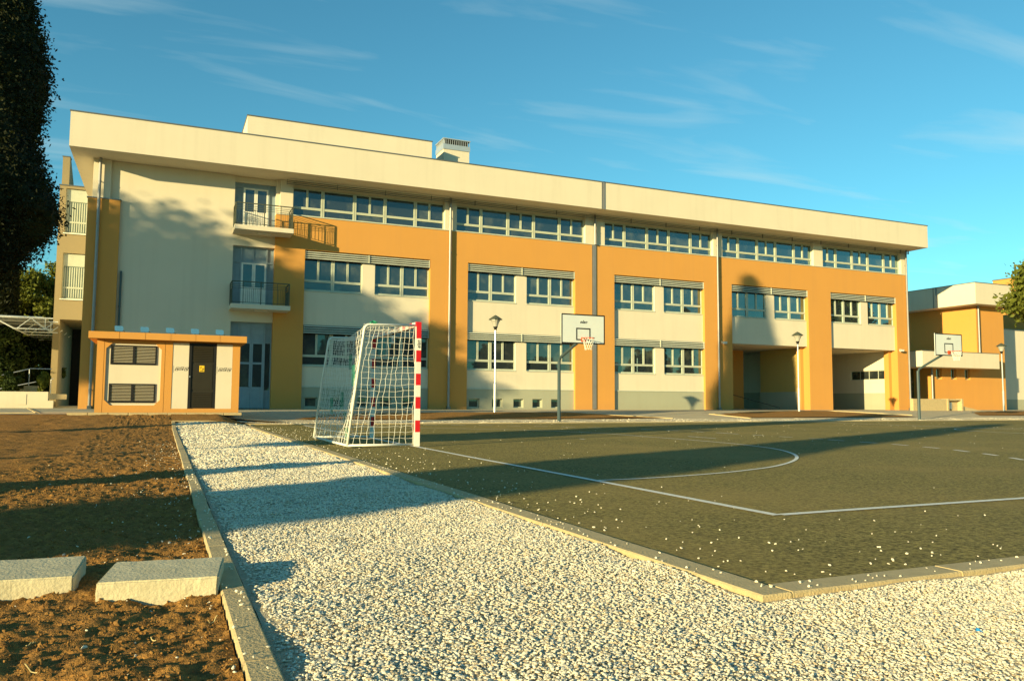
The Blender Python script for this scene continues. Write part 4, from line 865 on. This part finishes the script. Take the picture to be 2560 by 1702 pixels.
def tree(name, loc, kind, h0, h1, R, n, size, m, label, cat, seed, trunk=.2, group=None, clumps=60, limbs=7, lean=0):
    rng_ = np.random.RandomState(seed); V, F, C = crown(kind, rng_, h0, h1, R, n, size, clumps)
    t_ = thing(name, label, cat, loc, group); L_ = Vector(loc)
    V = V+np.array(loc); npmesh('crown', V, F, m, t_)
    mb = MB(); top = h1*.9 if kind == 'cypress' else (h0+h1)/2
    mb.tube([L_+Vector((0, 0, -.3)), L_+Vector((.04*lean, 0, h0*.5)), L_+Vector((.1*lean, .05, h0)), L_+Vector((0, 0, top))], [trunk*1.25, trunk, trunk*.8, trunk*.15], 8)
    for i in range(limbs):
        c = C[rng_.randint(len(C))]; z = h0+(min(c[2], top)-h0)*.45; mb.tube([L_+Vector((0, 0, max(h0*.8, z))), L_+Vector((c[0]*.5, c[1]*.5, (z+c[2])/2)), L_+Vector(tuple(c))], [trunk*.35, trunk*.2, trunk*.08], 5)
    mb.build('trunk', BARK, t_); return t_
# the tall dark cypress at the left edge
tree('cypress_tree', (-4.2, -18.85, .1), 'cypress', 3.2, 16.6, 1.98, 130000, .042, CYP, 'huge dark cypress filling the upper left edge of the picture', 'tree', 21, .22, clumps=420, limbs=24)
tree('cypress_tree', (-9.6, 20, .5), 'cypress', .8, 11.4, 1.25, 26000, .14, CYP, 'narrow dark cypress behind the truss canopy, under the huge one', 'tree', 22, .15, clumps=90)
BT = [(-7.2, 26, 10.6, 2.2, 'light green bushy tree right behind the ochre annex corner', LEAF, 31), (-8.9, 24, 9.2, 2.3, 'mid green bushy tree between the narrow cypress and the annex', LEAF, 32), (-12.3, 24, 8.4, 2.9, 'dark bushy tree behind the truss canopy at the left edge', LEAF2, 33)]
for x, y, h, R, l, m, sd_ in BT: tree('bushy_tree', (x, y, .5), 'round', 1.2, h, R, 26000, .13, m, l, 'tree', sd_, .18, 'trees behind the annex', 80)
for i, (x, y, R, h, l, m) in enumerate([(-8.9, 12.5, 1.8, 4.9, 'dense dark shrub under the truss canopy at the left edge', LEAF2), (-7.0, 14.5, 1.5, 4.6, 'dense dark shrub under the truss canopy beside the annex column', LEAF2), (-10.5, 17, 2.6, 5.4, 'tall dark shrub farther back under the truss canopy', LEAF2),
                               (-7.6, 4.2, .7, 1.9, 'low leafy plant left on the planter wall', LEAF), (-6.7, 4.0, .5, 1.75, 'small leafy plant in the middle of the planter', LEAF2), (-5.35, 4.2, .32, 1.95, 'small upright plant at the right end of the planter', LEAF)]):
    tree('shrub', (x, y, .3), 'round', .3 if y > 10 else .7, h, R, 14000 if y > 10 else 3500, .11 if y > 10 else .05, m, l, 'shrub', 40+i, .05, 'shrubs left of the annex', 50 if y > 10 else 25, 4)
tree('leafy_tree', (51.6, -8.4, .3), 'round', 5.3, 9.7, 2.9, 22000, .15, LEAF, 'leafy green tree with sunlit branches poking in at the right edge', 'tree', 51, .2, clumps=75)
# trees beyond the left edge of the picture: their shadows fall across court and school
def off(name, loc, kind, h0, h1, R, n, size, m, label, seed, trunk, clumps=70): return tree(name, loc, kind, h0, h1, R, n, size, m, label, 'tree', seed, trunk, 'trees standing out of sight to the left', clumps)
az = SUN_AZ; tn = math.tan(az); cotel = 1/math.tan(SUN_EL)
def back(tipx, tipy, x): return (x, tipy-(tipx-x)*tn)
bx_, by_ = back(28.2, -20.35, -22); off('cypress_tree', (bx_, by_, 0), 'cypress', .4, (28.2+22)/math.cos(az)/cotel, 1.6, 24000, .14, CYP, 'cypress whose broad shadow crosses the gravel and the court', 61, .15, 90)
bx_, by_ = back(35.2, -10.6, -11.3); off('slim_conifer', (bx_, by_+1.0, 0), 'cypress', 3.0, (35.2+11.3)/math.cos(az)/cotel, 1.5, 16000, .15, CYP, 'conifer with bare trunk whose shadow runs behind the goal', 62, .08)
bx_, by_ = back(1.3, -30.4, -8); off('small_conifer', (bx_, by_, 0), 'cypress', .1, (1.3+8)/math.cos(az)/cotel, .75, 8000, .1, CYP, 'small conifer whose pointed shadow ends on the gravel path', 63, .06)
for i, (xf, zt_, R, xb) in enumerate([(-2.0, 9.6, 7.0, -34), (4.2, 7.0, 4.6, -30), (9.0, 5.4, 3.3, -32), (-9, 9.5, 6, -44)]):
    L_ = (xf-xb)/math.cos(az); h = zt_+L_/cotel; x, y = xb, -(xf-xb)*tn
    off('broad_pine', (x, y, 0), 'round', h-[8.2, 7.5, 5.4, 6.5][i], h, R*.96, (19000 if i == 0 else 20000), .20, LEAF2, ['broad pine casting the big rounded shadow on the plain wall', 'pine casting the shadow over the balconies', 'pine casting the shadow on the lower part of the first bay', 'farthest pine, shading the corner pilaster'][i], 70+i, .28, 110)
# conifers and trees beyond the near side of the court, mirrored in the ground floor windows
kinds = []
rr = random.Random(12)
for i in range(18):
    x = 12+i*8.2+rr.uniform(-2, 2); y = -84+rr.uniform(-5, 5)
    if i < 2: pr = tree('round_tree' if i == 0 else 'cypress_tree', (x, y, 0), 'round' if i == 0 else 'cypress', 1.0, 11.5 if i == 0 else 18, 5.0 if i == 0 else 1.8, 9000, .42 if i == 0 else .3, LEAF2 if i == 0 else CYP, 'x', 'tree', 90+i, .25, 'trees beyond the near side of the court', 60); kinds.append(pr); o = pr
    else:
        o = dup(kinds[i % 3 == 1], (x, y, 0), rotz=rr.uniform(0, 6), scale=None); s_ = rr.uniform(.8, 1.12); o.scale = (s_, s_, s_)
    o['label'] = ('cypress' if 'cyp' in o.name else 'round tree') + ' mirrored in the school windows, far behind the viewer'
